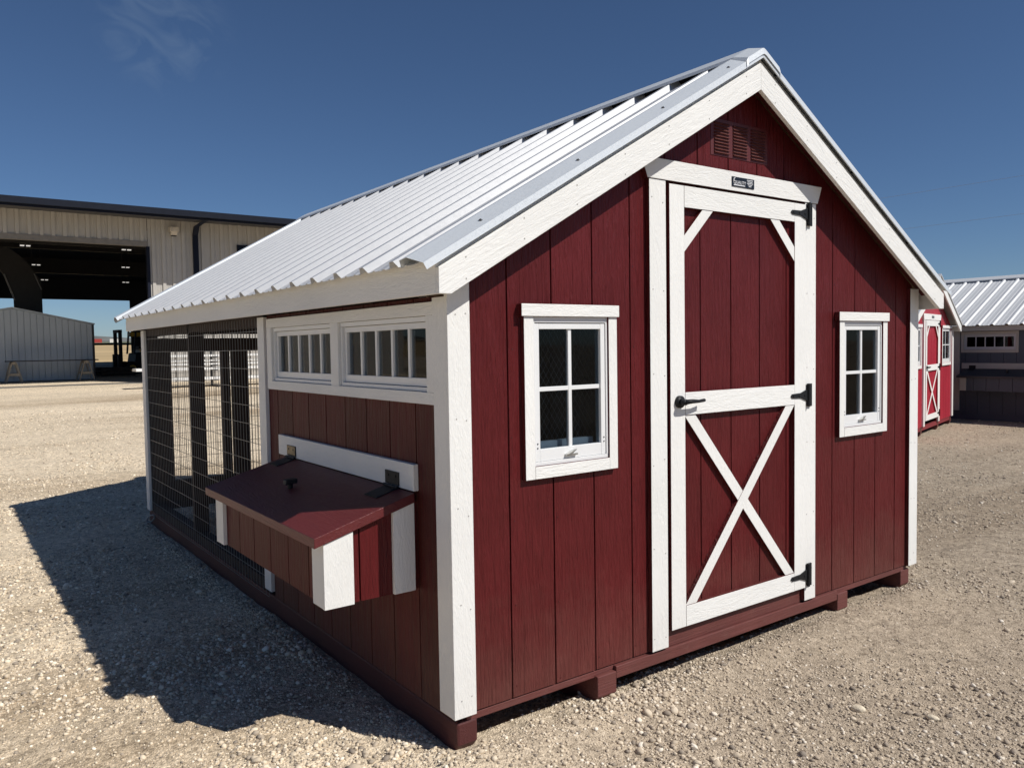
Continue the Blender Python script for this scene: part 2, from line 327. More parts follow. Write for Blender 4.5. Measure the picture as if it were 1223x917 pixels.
    tint = N(t, 'ShaderNodeMix', data_type='RGBA'); tint.inputs['A'].default_value = (1.52, 1.475, 1.40, 1); tint.inputs['B'].default_value = (0.80, 0.765, 0.745, 1); K(f2.outputs[0], tint.inputs['Factor'])
    mb_ = N(t, 'ShaderNodeMix', data_type='RGBA', blend_type='MULTIPLY'); mb_.inputs['Factor'].default_value = 1.0; K(mxa.outputs['Result'], mb_.inputs['A']); K(tint.outputs['Result'], mb_.inputs['B'])
    rt = ramp(t, trk.outputs['Fac'], [(0.36, (0.66, 0.61, 0.55)), (0.48, (0.97, 0.96, 0.94)), (0.64, (1.10, 1.09, 1.07))])
    mc = N(t, 'ShaderNodeMix', data_type='RGBA', blend_type='MULTIPLY'); mc.inputs['Factor'].default_value = 1.0; K(mb_.outputs['Result'], mc.inputs['A']); K(rt.outputs[0], mc.inputs['B'])
    spk = N(t, 'ShaderNodeTexNoise', Scale=34.0, Detail=5.0, Roughness=0.7); K(P, spk.inputs['Vector'])
    rs_ = ramp(t, spk.outputs['Fac'], [(0.34, (0.62, 0.60, 0.58)), (0.5, (1.0, 1.0, 1.0)), (0.68, (1.25, 1.24, 1.22))])
    ms_ = N(t, 'ShaderNodeMix', data_type='RGBA', blend_type='MULTIPLY'); ms_.inputs['Factor'].default_value = 1.0; K(mc.outputs['Result'], ms_.inputs['A']); K(rs_.outputs[0], ms_.inputs['B'])
    K(ms_.outputs['Result'], b.inputs['Base Color'])
    b.inputs['Roughness'].default_value = 0.95; b.inputs['Specular IOR Level'].default_value = 0.15
    hgt = N(t, 'ShaderNodeMath', operation='ADD'); K(v1.outputs['Distance'], hgt.inputs[0]); K(v2.outputs['Distance'], hgt.inputs[1])
    bp = N(t, 'ShaderNodeBump', Strength=0.8, Distance=0.0045); bp.invert = True; K(hgt.outputs[0], bp.inputs['Height']); K(bp.outputs[0], b.inputs['Normal'])
    return mt
me.materials.append(gravelmat())
tag(link('gravel_ground', me), None, None, kind='structure')

def stonemat():
    mt, t, b = newmat('loose limestone'); K = t.links.new
    g = N(t, 'ShaderNodeNewGeometry'); tc = N(t, 'ShaderNodeTexCoord')
    r = ramp(t, g.outputs['Random Per Island'], [(0.0, (0.20, 0.175, 0.15)), (0.2, (0.36, 0.31, 0.25)), (0.5, (0.48, 0.415, 0.325)), (0.85, (0.60, 0.53, 0.425)), (1.0, (0.72, 0.68, 0.60))])
    sx = N(t, 'ShaderNodeSeparateXYZ'); K(tc.outputs['Object'], sx.inputs[0])
    w = N(t, 'ShaderNodeMath', operation='MULTIPLY_ADD'); w.inputs[1].default_value = -0.55; K(sx.outputs['Y'], w.inputs[0]); K(sx.outputs['X'], w.inputs[2])
    f2 = N(t, 'ShaderNodeMapRange'); f2.inputs[1].default_value = -1.0; f2.inputs[2].default_value = 2.2; K(w.outputs[0], f2.inputs[0])
    tint = N(t, 'ShaderNodeMix', data_type='RGBA'); tint.inputs['A'].default_value = (1.34, 1.30, 1.23, 1); tint.inputs['B'].default_value = (0.98, 0.945, 0.92, 1); K(f2.outputs[0], tint.inputs['Factor'])
    mm = N(t, 'ShaderNodeMix', data_type='RGBA', blend_type='MULTIPLY'); mm.inputs['Factor'].default_value = 1.0; K(r.outputs[0], mm.inputs['A']); K(tint.outputs['Result'], mm.inputs['B'])
    nz = N(t, 'ShaderNodeTexNoise', Scale=160.0, Detail=4.0); K(tc.outputs['Object'], nz.inputs['Vector'])
    bp = N(t, 'ShaderNodeBump', Strength=0.5, Distance=0.003); K(nz.outputs['Fac'], bp.inputs['Height']); K(bp.outputs[0], b.inputs['Normal'])
    K(mm.outputs['Result'], b.inputs['Base Color']); b.inputs['Roughness'].default_value = 0.9; b.inputs['Specular IOR Level'].default_value = 0.2
    return mt
MSTONE = stonemat()
def ico(sub):
    bm = bmesh.new(); bmesh.ops.create_icosphere(bm, subdivisions=sub, radius=1.0)
    v = np.array([p.co[:] for p in bm.verts]); f = np.array([[q.index for q in p.verts] for p in bm.faces]); bm.free(); return v, f
def scatter(name, n, sub, rmin, rmax, smed, ssig, seed, bias=0.5, smax=0.03, smin=0.003, base=0):
    rs = np.random.RandomState(seed); V, F = ico(sub)
    r = (rs.rand(n)**(1/bias))*(rmax-rmin)+rmin; a = np.radians(rs.uniform(-42, 42, n))-0.631
    x = -1.4217+r*(-np.sin(a)); y = -2.3012+r*np.cos(a)
    keep = ~((x > 0.14) & (x < 2.98) & (y > 0.35) & (y < 4.68)) & ~((x > -0.01) & (x < 0.1) & (y > -0.01) & (y < 4.7))
    keep &= ~((y > 0.5) & (x > -1.42+0.2014*(y+2.30)+0.7) & (x < -1.42+1.965*(y+2.30)-0.9) & (y > 0.5+0*x))
    x, y = x[keep], y[keep]
    if base:
        bx_ = np.concatenate([rs.uniform(0.0, 3.1, base), rs.normal(-0.06, 0.045, base)]); by_ = np.concatenate([rs.normal(-0.05, 0.05, base), rs.uniform(-0.05, 4.8, base)])
        ok = ~((bx_ > -0.012) & (bx_ < 0.1) & (by_ > -0.012)); x = np.concatenate([x, bx_[ok]]); y = np.concatenate([y, by_[ok]])
    n = len(x)
    s = np.clip(smed*np.exp(ssig*rs.randn(n)), smin, smax)
    # stones gather where the ground noise is high
    cl = vn(x, y, 1.3, 9)+0.5*vn(x, y, 4.0, 10); s = s*(1.0+0.55*np.clip(cl, -0.8, 0.8))*np.where(x-0.55*y > 1.0, 0.78, 1.0)
    keep2 = rs.rand(n) < np.clip(np.where(x-0.55*y > 1.0, 0.72, 1.05)+1.4*cl, 0.2, 1.0); x, y, s = x[keep2], y[keep2], s[keep2]; n = len(x)
    sc = np.stack([s*rs.uniform(0.8, 1.35, n), s*rs.uniform(0.7, 1.1, n), s*rs.uniform(0.45, 0.8, n)], -1)
    th = rs.uniform(0, 2*np.pi, n); jit = 1+0.34*(rs.rand(n, len(V))-0.5)
    tl = rs.uniform(-0.5, 0.5, n)
    P = V[None]*jit[..., None]*sc[:, None, :]
    px, pz = P[..., 0]*np.cos(tl)[:, None]-P[..., 2]*np.sin(tl)[:, None], P[..., 0]*np.sin(tl)[:, None]+P[..., 2]*np.cos(tl)[:, None]
    qx = px*np.cos(th)[:, None]-P[..., 1]*np.sin(th)[:, None]; qy = px*np.sin(th)[:, None]+P[..., 1]*np.cos(th)[:, None]
    P = np.stack([qx+x[:, None], qy+y[:, None], pz+(hz(x, y)+s*0.18)[:, None]], -1).reshape(-1, 3)
    Fq = (F[None]+(np.arange(n)*len(V))[:, None, None]).reshape(-1, 3).astype(np.int32)
    me = bpy.data.meshes.new(name); me.vertices.add(len(P)); me.vertices.foreach_set('co', P.ravel()); me.loops.add(Fq.size); me.loops.foreach_set('vertex_index', Fq.ravel())
    me.polygons.add(len(Fq)); me.polygons.foreach_set('loop_start', np.arange(0, Fq.size, 3, dtype=np.int32)); me.polygons.foreach_set('loop_total', np.full(len(Fq), 3, np.int32)); me.update(calc_edges=True)
    me.materials.append(MSTONE)
    return link(name, me)
tag(scatter('loose_gravel', 164000, 1, 1.3, 11.0, 0.0050, 0.42, 11, 0.58, 0.015, base=2200), 'loose pale limestone gravel lying over the yard', 'gravel', kind='stuff')
tag(scatter('distant_gravel', 42000, 1, 7.0, 19.0, 0.0085, 0.35, 21, 0.9, 0.018), 'pale gravel speckling the far part of the yard', 'gravel', kind='stuff')
tag(scatter('coarse_gravel', 1500, 2, 1.4, 9.0, 0.0105, 0.35, 12, 0.65, 0.021), 'larger rounded limestone pebbles strewn among the gravel', 'gravel', kind='stuff')
def rock(x, y, s, seed, label):
    rs = np.random.RandomState(seed); V, F = ico(3)
    k = 1+0.25*vn(V[:, 0]*2+seed, V[:, 1]*2+V[:, 2]*1.7, 1.0, seed)+0.1*vn(V[:, 0]*6, V[:, 1]*6+V[:, 2]*5, 1.0, seed+1)
    P = V*k[:, None]*np.array([1.25, 0.85, 0.62])*s; c, d = math.cos(seed), math.sin(seed)
    P = np.stack([P[:, 0]*c-P[:, 1]*d, P[:, 0]*d+P[:, 1]*c, P[:, 2]], -1)
    me = bpy.data.meshes.new('rock'); me.from_pydata(P.tolist(), [], F.tolist()); me.materials.append(MROCK); me.polygons.foreach_set('use_smooth', [True]*len(F))
    tag(link('rock', me, None, (x, y, float(hz(x, y))+s*0.3)), label, 'rock', 'single rocks on the gravel')
MROCK = plain('pale rock', (0.62, 0.54, 0.41), rough=0.9, var=0.25, scale=40, bump=0.004, bscale=90)
rock(1.40, -0.657, 0.022, 2, 'broad flat tan rock lying alone on the grey gravel in front of the door')
rock(1.532, -0.874, 0.018, 5, 'small rounded cream rock on the grey gravel beyond the broad tan rock')

# far country seen through the shop
mb = MB(); n = 60
for i in range(n):
    xa = -1500+i*60
    h = 14+7*math.sin(i*0.35)+4*math.sin(i*0.9+1)+2*math.sin(i*2.3)
    yb = 1050
    z0 = float(ground_z(0.0, np.array(yb)))-3
    mb.v += [(xa, yb, z0), (xa, yb+120, z0+h*0.8), (xa, yb+300, z0+h+2), (xa, yb+700, z0-4)]
for i in range(n-1):
    for j in range(3):
        a = i*4+j; mb.f.append([a, a+4, a+5, a+1]); mb.m.append(0)
tag(part('hills', mb, plain('dry scrub hills', (0.125, 0.13, 0.12), rough=1.0, var=0.35, scale=0.02), None, smooth=True), None, None, kind='structure')
mb = MB(); zf = lambda y: float(ground_z(0.0, np.array(float(y))))
mb.add([(-300, 51.5, zf(51.5)+0.03), (400, 51.5, zf(51.5)+0.03), (400, 1040, zf(1040)+0.3), (-300, 1040, zf(1040)+0.3)], [(0, 1, 2, 3)])
tag(part('field', mb, plain('dry grass field', (0.46, 0.335, 0.17), rough=1.0, var=0.3, scale=0.05), None), None, None, kind='structure')
mb = MB()
mb.add([(-300, 330, zf(330)+0.9), (400, 330, zf(330)+0.9), (400, 900, zf(900)+1.6), (-300, 900, zf(900)+1.6)], [(0, 1, 2, 3)])
tag(part('green_field', mb, plain('grey green pasture', (0.12, 0.13, 0.075), rough=1.0, var=0.35, scale=0.03), None), None, None, kind='structure')

# ------------------------------------------------------------------ shed building kit (local axes: x along the gable front, y to the back, z = 0 at trim bottom)
SL = 0.58
def gable_window(rt, x0, mats, zo=0.0, w=0.477, hex_=True, simple=False):
    """cottage window on the front: x0 = left end of its head trim"""
    MW, MWh, MS, MV = mats
    a, b = x0+0.015, x0+w-0.006           # outer side trims
    z0, z1 = 0.79+zo, 1.383+zo
    fr = MB(); fr.box(a+0.044, b-0.044, -0.014, 0.05, z0+0.046, z0+0.060); fr.box(a+0.044, b-0.044, -0.014, 0.05, z1-0.022, z1)
    fr.box(a+0.044, a+0.054, -0.0145, 0.049, z0+0.060, z1-0.022); fr.box(b-0.054, b-0.044, -0.0145, 0.049, z0+0.060, z1-0.022)
    win = part('window', fr, MV, rt, bevel=0.0015)
    part('head_trim', MB().box(x0, x0+w, -0.030, -0.001, z1, z1+0.045, ms='y'), [MWh, MS], win, bevel=0.0015)
    part('side_trim', MB().box(a, a+0.044, -0.022, -0.001, z0, z1, ms='y'), [MW, MS], win, bevel=0.0015)
    part('side_trim', MB().box(b-0.044, b, -0.022, -0.001, z0, z1, ms='y'), [MW, MS], win, bevel=0.0015)
    part('bottom_trim', MB().box(a+0.044, b-0.044, -0.0225, -0.001, z0, z0+0.046, ms='y'), [MWh, MS], win, bevel=0.0015)
    sa, sb, sz0, sz1 = a+0.055, b-0.055, z0+0.061, z1-0.024
    sh = MB(); t = 0.022
    sh.box(sa, sa+t, -0.010, 0.020, sz0, sz1); sh.box(sb-t, sb, -0.010, 0.020, sz0, sz1)
    sh.box(sa+t, sb-t, -0.0095, 0.020, sz0, sz0+0.045); sh.box(sa+t, sb-t, -0.0095, 0.020, sz1-t, sz1)
    part('sash', sh, MV, win, bevel=0.0015)
    zm = (sz0+0.045+sz1-t)/2; xm = (sa+sb)/2
    part('muntin', MB().box(xm-0.008, xm+0.008, -0.004, 0.012, sz0+0.045, sz1-t), MV, win, bevel=0.001)
    part('muntin', MB().box(sa+t, sb-t, -0.003, 0.011, zm-0.008, zm+0.008), MV, win, bevel=0.001)
    for xa, xb in ((sa+t, xm-0.008), (xm+0.008, sb-t)):
        for za, zb in ((sz0+0.045, zm-0.008), (zm+0.008, sz1-t)):
            part('pane', MB().box(xa-0.003, xb+0.003, 0.003, 0.006, za-0.003, zb+0.003), MGLASS, win)
    if simple: return win
    lt = MB(); lt.box(xm-0.035, xm+0.02, -0.022, -0.009, sz0+0.012, sz0+0.018); lt.prism([(xm-0.03, sz0+0.018), (xm-0.01, sz0+0.018), (xm+0.014, sz0+0.034), (xm-0.004, sz0+0.030)], 'y', -0.026, -0.012)
    part('latch', lt, plain('latch metal', (0.5, 0.5, 0.48), rough=0.3, metal=0.8), win)
    for z in (sz0+0.05, sz0+0.066):
        for x in (sa+0.009, sb-0.009): part('sash_screw', disc(MB(), (x, -0.0115, z), 0.003, 'y', 0.003, 8), MSCREW, win)
    part('inner_stop', MB().box(sa+t, sb-t, 0.040, 0.060, sz0+0.04, sz0+0.066), MV, win)
    if hex_:                                # poultry netting stapled inside
        nb = MB(); step = 0.026; yy = 0.075
        xa, xb, za, zb = sa-0.01, sb+0.01, sz0, sz1
        k = int((xb-xa+zb-za)/step)+2
        for s in (1, -1):
            for i in range(-k, k):
                c = i*step; pts = []
                for tt in range(0, 2):
                    pass
                # line z = za + s*1.5*(x - xa - c)
                p = []
                for x in (xa, xb):
                    z = za+s*1.5*(x-xa-c)
                    p.append((x, z))
                (x1, z1_), (x2, z2_) = p
                def clip(x1, z1_, x2, z2_):
                    t0, t1 = 0.0, 1.0
                    for q0, dq in ((z1_, z2_-z1_),):
                        if abs(dq) < 1e-9: continue
                        ta, tb = (za-q0)/dq, (zb-q0)/dq
                        t0, t1 = max(t0, min(ta, tb)), min(t1, max(ta, tb))
                    return t0, t1
                t0, t1 = clip(x1, z1_, x2, z2_)
                if t1-t0 < 0.02: continue
                A = (x1+(x2-x1)*t0, yy, z1_+(z2_-z1_)*t0); B = (x1+(x2-x1)*t1, yy, z1_+(z2_-z1_)*t1)
                nb.tube([A, B], 0.00055, 3)
        part('poultry_netting', nb, MHEX, win, kind='stuff')
    return win

def strip_window(rt, y0, y1, z0, z1, mats, side_x=0.0, panes=5):
    """row of upright panes in a white sash set in the left (-x) wall opening y0..y1, z0..z1"""
    MV = mats
    fr = MB(); X0, X1 = side_x-0.006, side_x+0.05
    fr.box(X0, X1, y0, y1, z1-0.018, z1); fr.box(X0, X1, y0, y1, z0, z0+0.014); fr.box(X0+0.0005, X1, y0, y0+0.014, z0+0.014, z1-0.018); fr.box(X0+0.0005, X1, y1-0.014, y1, z0+0.014, z1-0.018)
    w = part('window', fr, MV, rt, bevel=0.0012)
    a, b, c, d = y0+0.015, y1-0.015, z0+0.016, z1-0.020
    sh = MB(); xs0, xs1 = side_x+0.006, side_x+0.032
    sh.box(xs0, xs1, a, b, d-0.022, d); sh.box(xs0, xs1, a, b, c, c+0.030); sh.box(xs0+0.0005, xs1, a, a+0.020, c+0.030, d-0.022); sh.box(xs0+0.0005, xs1, b-0.020, b, c+0.030, d-0.022)
    part('sash', sh, MV, w, bevel=0.0012)
    g0, g1 = a+0.020, b-0.020; n = panes; wd_ = (g1-g0)/n
    for i in range(1, n):
        y = g0+i*wd_; part('muntin', MB().box(xs0+0.003, xs1-0.003, y-0.008, y+0.008, c+0.030, d-0.022), MV, w, bevel=0.001)
    for i in range(n):
        part('pane', MB().box(xs0+0.012, xs0+0.015, g0+i*wd_+0.004, g0+(i+1)*wd_-0.004, c+0.027, d-0.019), MGLASS, w)
    return w

def tee_hinge(door, x, z, mir=1, s=1.0, y=-0.031):
    """black T-hinge: upright leaf on the casing, tapering strap on the door, knuckle"""
    mb = MB()
    mb.box(x-0.004*s, x+0.030*s, y-0.004, y+0.004, z-0.055*s, z+0.055*s)
    mb.prism([(x-0.004*s, z-0.030*s), (x-0.004*s, z+0.030*s), (x-0.06*s, z+0.012*s), (x-0.128*s, z+0.010*s), (x-0.140*s, z), (x-0.128*s, z-0.010*s), (x-0.06*s, z-0.012*s)], 'y', y-0.0045, y+0.003)
    mb.tube([(x, y-0.006, z-0.056*s), (x, y-0.006, z+0.056*s)], 0.008*s, 8)
    for dz in (-0.036, 0.0, 0.036): disc(mb, (x+0.018*s, y-0.007, z+dz*s), 0.005*s, 'y', 0.004, 8)
    for dx in (-0.03, -0.075, -0.12): disc(mb, (x+dx*s, y-0.0075, z), 0.0045*s, 'y', 0.004, 8)
    return part('hinge', mb, MBLK, door, bevel=0.0008)

def barn_door(rt, x0, x1, z0, z1, grooves, mats, s=1.0, zmid=(0.975, 1.071), detail=True):
    MRp, MW, MWh, MS = mats
    st = 0.089*min(1, s)
    core = part('door', MB().box(x0+0.002, x1-0.002, 0.006, 0.040, z0+0.002, z1-0.002), MRp, rt)
    planks(core, 'door_plank', x0+0.01, x1-0.01, grooves, lambda x: z1-0.01, z0+0.01, [], 'y', -0.006, 0.010, MRp)
    Y0, Y1 = -0.030, -0.005
    for a, b in ((x0, x0+st), (x1-st, x1)):
        part('stile', MB().box(a, b, Y0, Y1, z0, z1, ms='y'), [MW, MS], core, bevel=0.0015)
    for a, b in ((z0, z0+st), zmid, (z1-st, z1)):
        part('rail', MB().box(x0+st+0.0006, x1-st-0.0006, Y0-0.0006, Y1, a, b, ms='y'), [MWh, MS], core, bevel=0.0015)
    zl0, zl1 = z0+st, zmid[0]; xl0, xl1 = x0+st, x1-st
    w = 0.052*s
    def clipband(p, q, w_):
        # strip clipped to the panel: ends cut along the horizontal rails
        d = Vector((q[0]-p[0], q[1]-p[1])); k = w_/2*d.length/abs(d.y)
        return [(p[0]-k, p[1]), (p[0]+k, p[1]), (q[0]+k, q[1]), (q[0]-k, q[1])]
    e = w*0.62
    part('brace', MB().prism(clipband((xl0+e, zl0), (xl1-e, zl1), w), 'y', Y0+0.002, Y1, 0, 1), [MW, MS], core, bevel=0.0012)
    part('brace', MB().prism(clipband((xl0+e, zl1), (xl1-e, zl0), w), 'y', Y0+0.0045, Y1, 0, 1), [MW, MS], core, bevel=0.0012)
    zt = z1-st; c1, c2 = 0.118*s, 0.186*s
    part('corner_brace', MB().prism([(xl0, zt-c1), (xl0, zt-c2), (xl0+c2, zt), (xl0+c1, zt)], 'y', Y0+0.002, Y1, 0, 1), [MW, MS], core, bevel=0.0012)
    part('corner_brace', MB().prism([(xl1, zt-c1), (xl1, zt-c2), (xl1-c2, zt), (xl1-c1, zt)], 'y', Y0+0.002, Y1, 0, 1), [MW, MS], core, bevel=0.0012)
    for z in (z1-0.045, (zmid[0]+zmid[1])/2-0.006, z0+0.062): tee_hinge(core, x1+0.016, z, s=s)
    hz_ = (zmid[0]+zmid[1])/2+0.010; hx = x0+0.050*s
    mb = MB(); disc(mb, (hx, -0.030, hz_), 0.026*s, 'y', -0.012, 16); disc(mb, (hx, -0.040, hz_), 0.013*s, 'y', -0.030, 12)
    mb.tube([(hx, -0.066, hz_), (hx+0.035*s, -0.070, hz_+0.002), (hx+0.085*s, -0.066, hz_), (hx+0.125*s, -0.060, hz_+0.002)], [0.011*s, 0.0095*s, 0.007*s, 0.0075*s], 8)
    part('handle', mb, MBLK, core, smooth=True)
    return core

def nest_box(rt, y0, y1, mats, zb=0.39, depth=0.355, grooves=(), hinge2=None):
    """egg box on the left wall: lid slopes down and out; board above carries the hinges"""
    MRp, MRy, ML, MW, MWh = mats
    zw, zf_ = 0.722, 0.622
    body = MB(); zl = lambda x: zw+(x/depth)*(zw-zf_)
    body.prism([(-depth+0.012, zb), (-0.001, zb), (-0.001, zw-0.004), (-depth+0.012, zl(-depth+0.012)-0.004)], 'y', y0+0.012, y1-0.012)
    nb = part('nest_box', body, MRp, rt)
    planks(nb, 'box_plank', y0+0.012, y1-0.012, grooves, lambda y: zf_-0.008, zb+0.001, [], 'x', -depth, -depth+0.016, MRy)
    sg = [-0.23, -0.03-0.0001]
    for a, b in ((-depth+0.014, -0.236), (-0.230, -0.001)):
        part('box_plank', MB().prism([(a, zb+0.001), (b, zb+0.001), (b, zl(b)-0.006), (a, zl(a)-0.006)], 'y', y0, y0+0.016), MRp, nb)
        part('box_plank', MB().prism([(a, zb+0.001), (b, zb+0.001), (b, zl(b)-0.006), (a, zl(a)-0.006)], 'y', y1-0.016, y1), MRp, nb)
    t = 0.018
    for s, yy in ((1, y0), (-1, y1)):
        ya, yb = (yy-t, yy) if s > 0 else (yy, yy+t)
        d = -depth-t
        part('corner_trim', MB().prism([(-depth-t, zb), (-depth+0.092, zb), (-depth+0.092, zl(-depth+0.092)-0.002), (-depth-t, zl(-depth-t)-0.002)], 'y', ya, yb), MW, nb, bevel=0.0012)
        part('wall_trim', MB().prism([(-0.106, zb+0.002), (-0.020, zb+0.002), (-0.020, zl(-0.02)-0.002), (-0.106, zl(-0.106)-0.002)], 'y', ya+0.001, yb), MW, nb, bevel=0.0012)
        fa, fb = (yy+0.0005, yy+0.086) if s > 0 else (yy-0.086, yy-0.0005)
        part('corner_trim', MB().box(-depth-t+0.0005, -depth, fa, fb, zb+0.001, zl(-depth-t)-0.003), MW, nb, bevel=0.0012)
    ld = depth+0.052; z2 = lambda x: zw+(x/depth)*(zw-zf_)
    lid = part('lid', MB().prism([(-0.021, z2(-0.021)), (-0.021, z2(-0.021)+0.035), (-ld, z2(-ld)+0.035), (-ld, z2(-ld))], 'y', y0-0.024, y1+0.060), ML, nb, bevel=0.002)
    part('hinge_board', MB().box(-0.021, -0.0005, y0-0.018, y1+0.145, zw+0.033, zw+0.131), MWh, nb, bevel=0.0015)
    zt = lambda x: z2(x)+0.035
    for k, yy in enumerate((y0+0.145, y1-0.035)):
        mb = MB(); mb.box(-0.0245, -0.0205, yy-0.055, yy+0.055, zw+0.040, zw+0.090)
        mb.prism([(-0.030, zt(-0.03)+0.0005), (-0.030, zt(-0.03)+0.004), (-0.115, zt(-0.115)+0.004), (-0.115, zt(-0.115)+0.0005)], 'y', yy-0.05, yy+0.05)
        mb.tube([(-0.030, yy-0.055, zt(-0.03)+0.008), (-0.030, yy+0.055, zt(-0.03)+0.008)], 0.006, 8)
        for dy in (-0.03, 0.03): disc(mb, (-0.024, yy+dy, zw+0.072), 0.006, 'x', -0.003, 8)
        if k == 1 and hinge2:
            part('hinge', mb, MBLK, lid); h2 = MB(); h2.box(-0.0262, -0.0246, yy-0.050, yy+0.052, zw+0.048, zw+0.0895)
            part('hinge_leaf', h2, hinge2, nb, label='rust-brown leaf of the far lid hinge')
        else: part('hinge', mb, MBLK, lid)
    xk, yk = -0.221, (y0+y1)/2+0.075
    mb = MB(); zk = zt(xk)
    mb.tube([(xk, yk, zk-0.002), (xk, yk, zk+0.022)], 0.011, 10); mb.prism([(xk-0.026, zk+0.018), (xk+0.026, zk+0.022), (xk+0.028, zk+0.042), (xk-0.022, zk+0.040)], 'y', yk-0.019, yk+0.019)
    part('lid_knob', mb, MBLK, lid, bevel=0.004)
    return nb

def metal_roof(rt, W, Y0, Y1, ze, zapex, mroof, mtrim, rib0=0.09, xe=0.155, front_trim=True, detail=True, SL=0.58):
    """ribbed sheets on both slopes, ridge cap, gable edge trim, screws. zapex: height of the sheet's pan at the ridge"""
    half = W/2; prof = []
    y = Y0; k0 = math.floor((Y0-rib0)/0.2286)
    pts = []
    for k in range(k0, k0+int((Y1-Y0)/0.2286)+3):
        c = rib0+k*0.2286
        pts += [(c-0.032, 0), (c-0.014, 0.024), (c+0.014, 0.024), (c+0.032, 0)]
        for d in (0.076, 0.152): pts += [(c+d-0.012, 0), (c+d-0.006, 0.0035), (c+d+0.006, 0.0035), (c+d+0.012, 0)]
    pts = [(Y0, 0)]+[p for p in pts if Y0 < p[0] < Y1]+[(Y1, 0)]
    nrm = Vector((-SL, 0, 1)).normalized()
    roof = None
    for s in (-1, 1):
        mb = MB(); n = len(pts)
        for x in (half+s*0.012, half+s*(half+xe)):
            zz = zapex-SL*abs(x-half)
            for (yy, h) in pts: mb.v.append((x+s*h*-nrm.x*1.0, yy, zz+h*nrm.z))
        for i in range(n-1): mb.f.append([i, i+1, n+i+1, n+i]); mb.m.append(0)
        o = part('roof_sheet', mb, mroof, rt, solid=0.0012)
        if roof is None: roof = o
        dk = MB(); dk.prism([(half, zapex-0.006), (half, zapex-0.026), (half+s*(half+0.10), zapex-0.026-SL*(half+0.10)), (half+s*(half+0.10), zapex-0.006-SL*(half+0.10))], 'y', Y0+0.06, Y1-0.06)
        part('roof_deck', dk, MDECK, o)
        if front_trim:
            # gable edge trim: over the last rib, sloping down to the gable face, small drip lip
            for yy, d in ((0.0, -1), (Y1-0.045-0.06, 1)):
                pr = [(0.018, 0.000), (0.008, 0.027), (-0.044, 0.033), (-0.056, 0.029), (-0.122, 0.008), (-0.1295, 0.006), (-0.1315, -0.018), (-0.127, -0.019)]
                tm = MB()
                for x in (half+s*0.002, half+s*(half+xe+0.012)):
                    for (a, h) in pr: tm.v.append((x+s*h*-nrm.x, yy-a*d*1.0 if d > 0 else yy+a, zapex-SL*abs(x-half)+h*nrm.z))
                m_ = len(pr)
                for i in range(m_-1): tm.f.append([i, i+1, m_+i+1, m_+i]); tm.m.append(0)
                part('edge_trim', tm, mtrim, o, solid=0.0012)
        if detail:
            sm = disc(MB(), (0, 0, 0), 0.005, 'z', 0.006, 8); disc(sm, (0, 0, -0.002), 0.0078, 'z', 0.003, 8); sme = sm.mesh('screw', MSCREW)
            rotm = (0, s*math.atan(SL), 0)
            lst = []
            if s < 0:
                for t in (0.07, 0.33, 0.62, 0.90):
                    x = half+s*(0.08+t*(half)); lst.append((x, -0.092, 0.0185))
                for k in range(int((Y1-Y0)/0.2286)):
                    for t in (0.12, 0.55, 0.9):
                        x = half+s*t*(half+0.1); lst.append((x, rib0+k*0.2286+0.045, 0.001))
            else:
                for t in (0.05, 0.14, 0.45, 0.8): lst.append((half+s*(0.06+t*half), -0.092, 0.0185))
            for (x, yy, h) in lst:
                so_ = link('screw', sme, o, (x, yy, zapex-SL*abs(x-half)+h+LIFT.get(o.name, 0)), rot=rotm)
    # ridge cap riding on the ribs
    cap = MB(); c = zapex+0.040
    for yy in (-0.054, Y1+0.028):
        for (dx, dz) in ((-0.118, -0.078), (-0.108, -0.0605), (-0.012, -0.004), (0, 0), (0.012, -0.004), (0.108, -0.0605), (0.118, -0.078)): cap.v.append((half+dx, yy, c+dz))
    for i in range(6): cap.f.append([i, i+1, 7+i+1, 7+i]); cap.m.append(0)
    for (k, sy) in ((0, -1), (7, 1)):      # ends bent down over the gable edge
        prev = k
        for (yo, dz2) in ((0.078, -0.022), (0.082, -0.048)):
            q = len(cap.v); y0_ = -0.054 if k == 0 else Y1+0.028
            for (dx, dz) in ((-0.118, -0.078), (-0.108, -0.0605), (-0.012, -0.004), (0, 0), (0.012, -0.004), (0.108, -0.0605), (0.118, -0.078)): cap.v.append((half+dx, y0_+sy*yo, c+dz+dz2))
            for i in range(6): cap.f.append([prev+i, prev+i+1, q+i+1, q+i]); cap.m.append(0)
            prev = q
    part('ridge_cap', cap, mtrim, roof, solid=0.0012)
    cl = MB(); cl.box(half-0.060, half-0.052, Y0+0.01, Y1-0.01, zapex-SL*0.056-0.004, zapex-SL*0.056+0.024); cl.box(half+0.052, half+0.060, Y0+0.01, Y1-0.01, zapex-SL*0.056-0.004, zapex-SL*0.056+0.024)
    part('ridge_closure', cl, MBLK, roof)
    return roof

def wire_panel(axis, f, u0, u1, z0, z1, r=0.0020, du=0.0508, dz=0.1016):
    mb = MB(); P = (lambda u, z, o=0: (f+o, u, z)) if axis == 'x' else (lambda u, z, o=0: (u, f+o, z))
    n = int((u1-u0)/du)
    for i in range(n+1): mb.tube([P(u0+i*du, z0), P(u0+i*du, z1)], r, 4)
    for j in range(int((z1-z0)/dz)+1): mb.tube([P(u0, z0+j*dz, -0.002), P(u1, z0+j*dz, -0.002)], r, 4)
    return mb

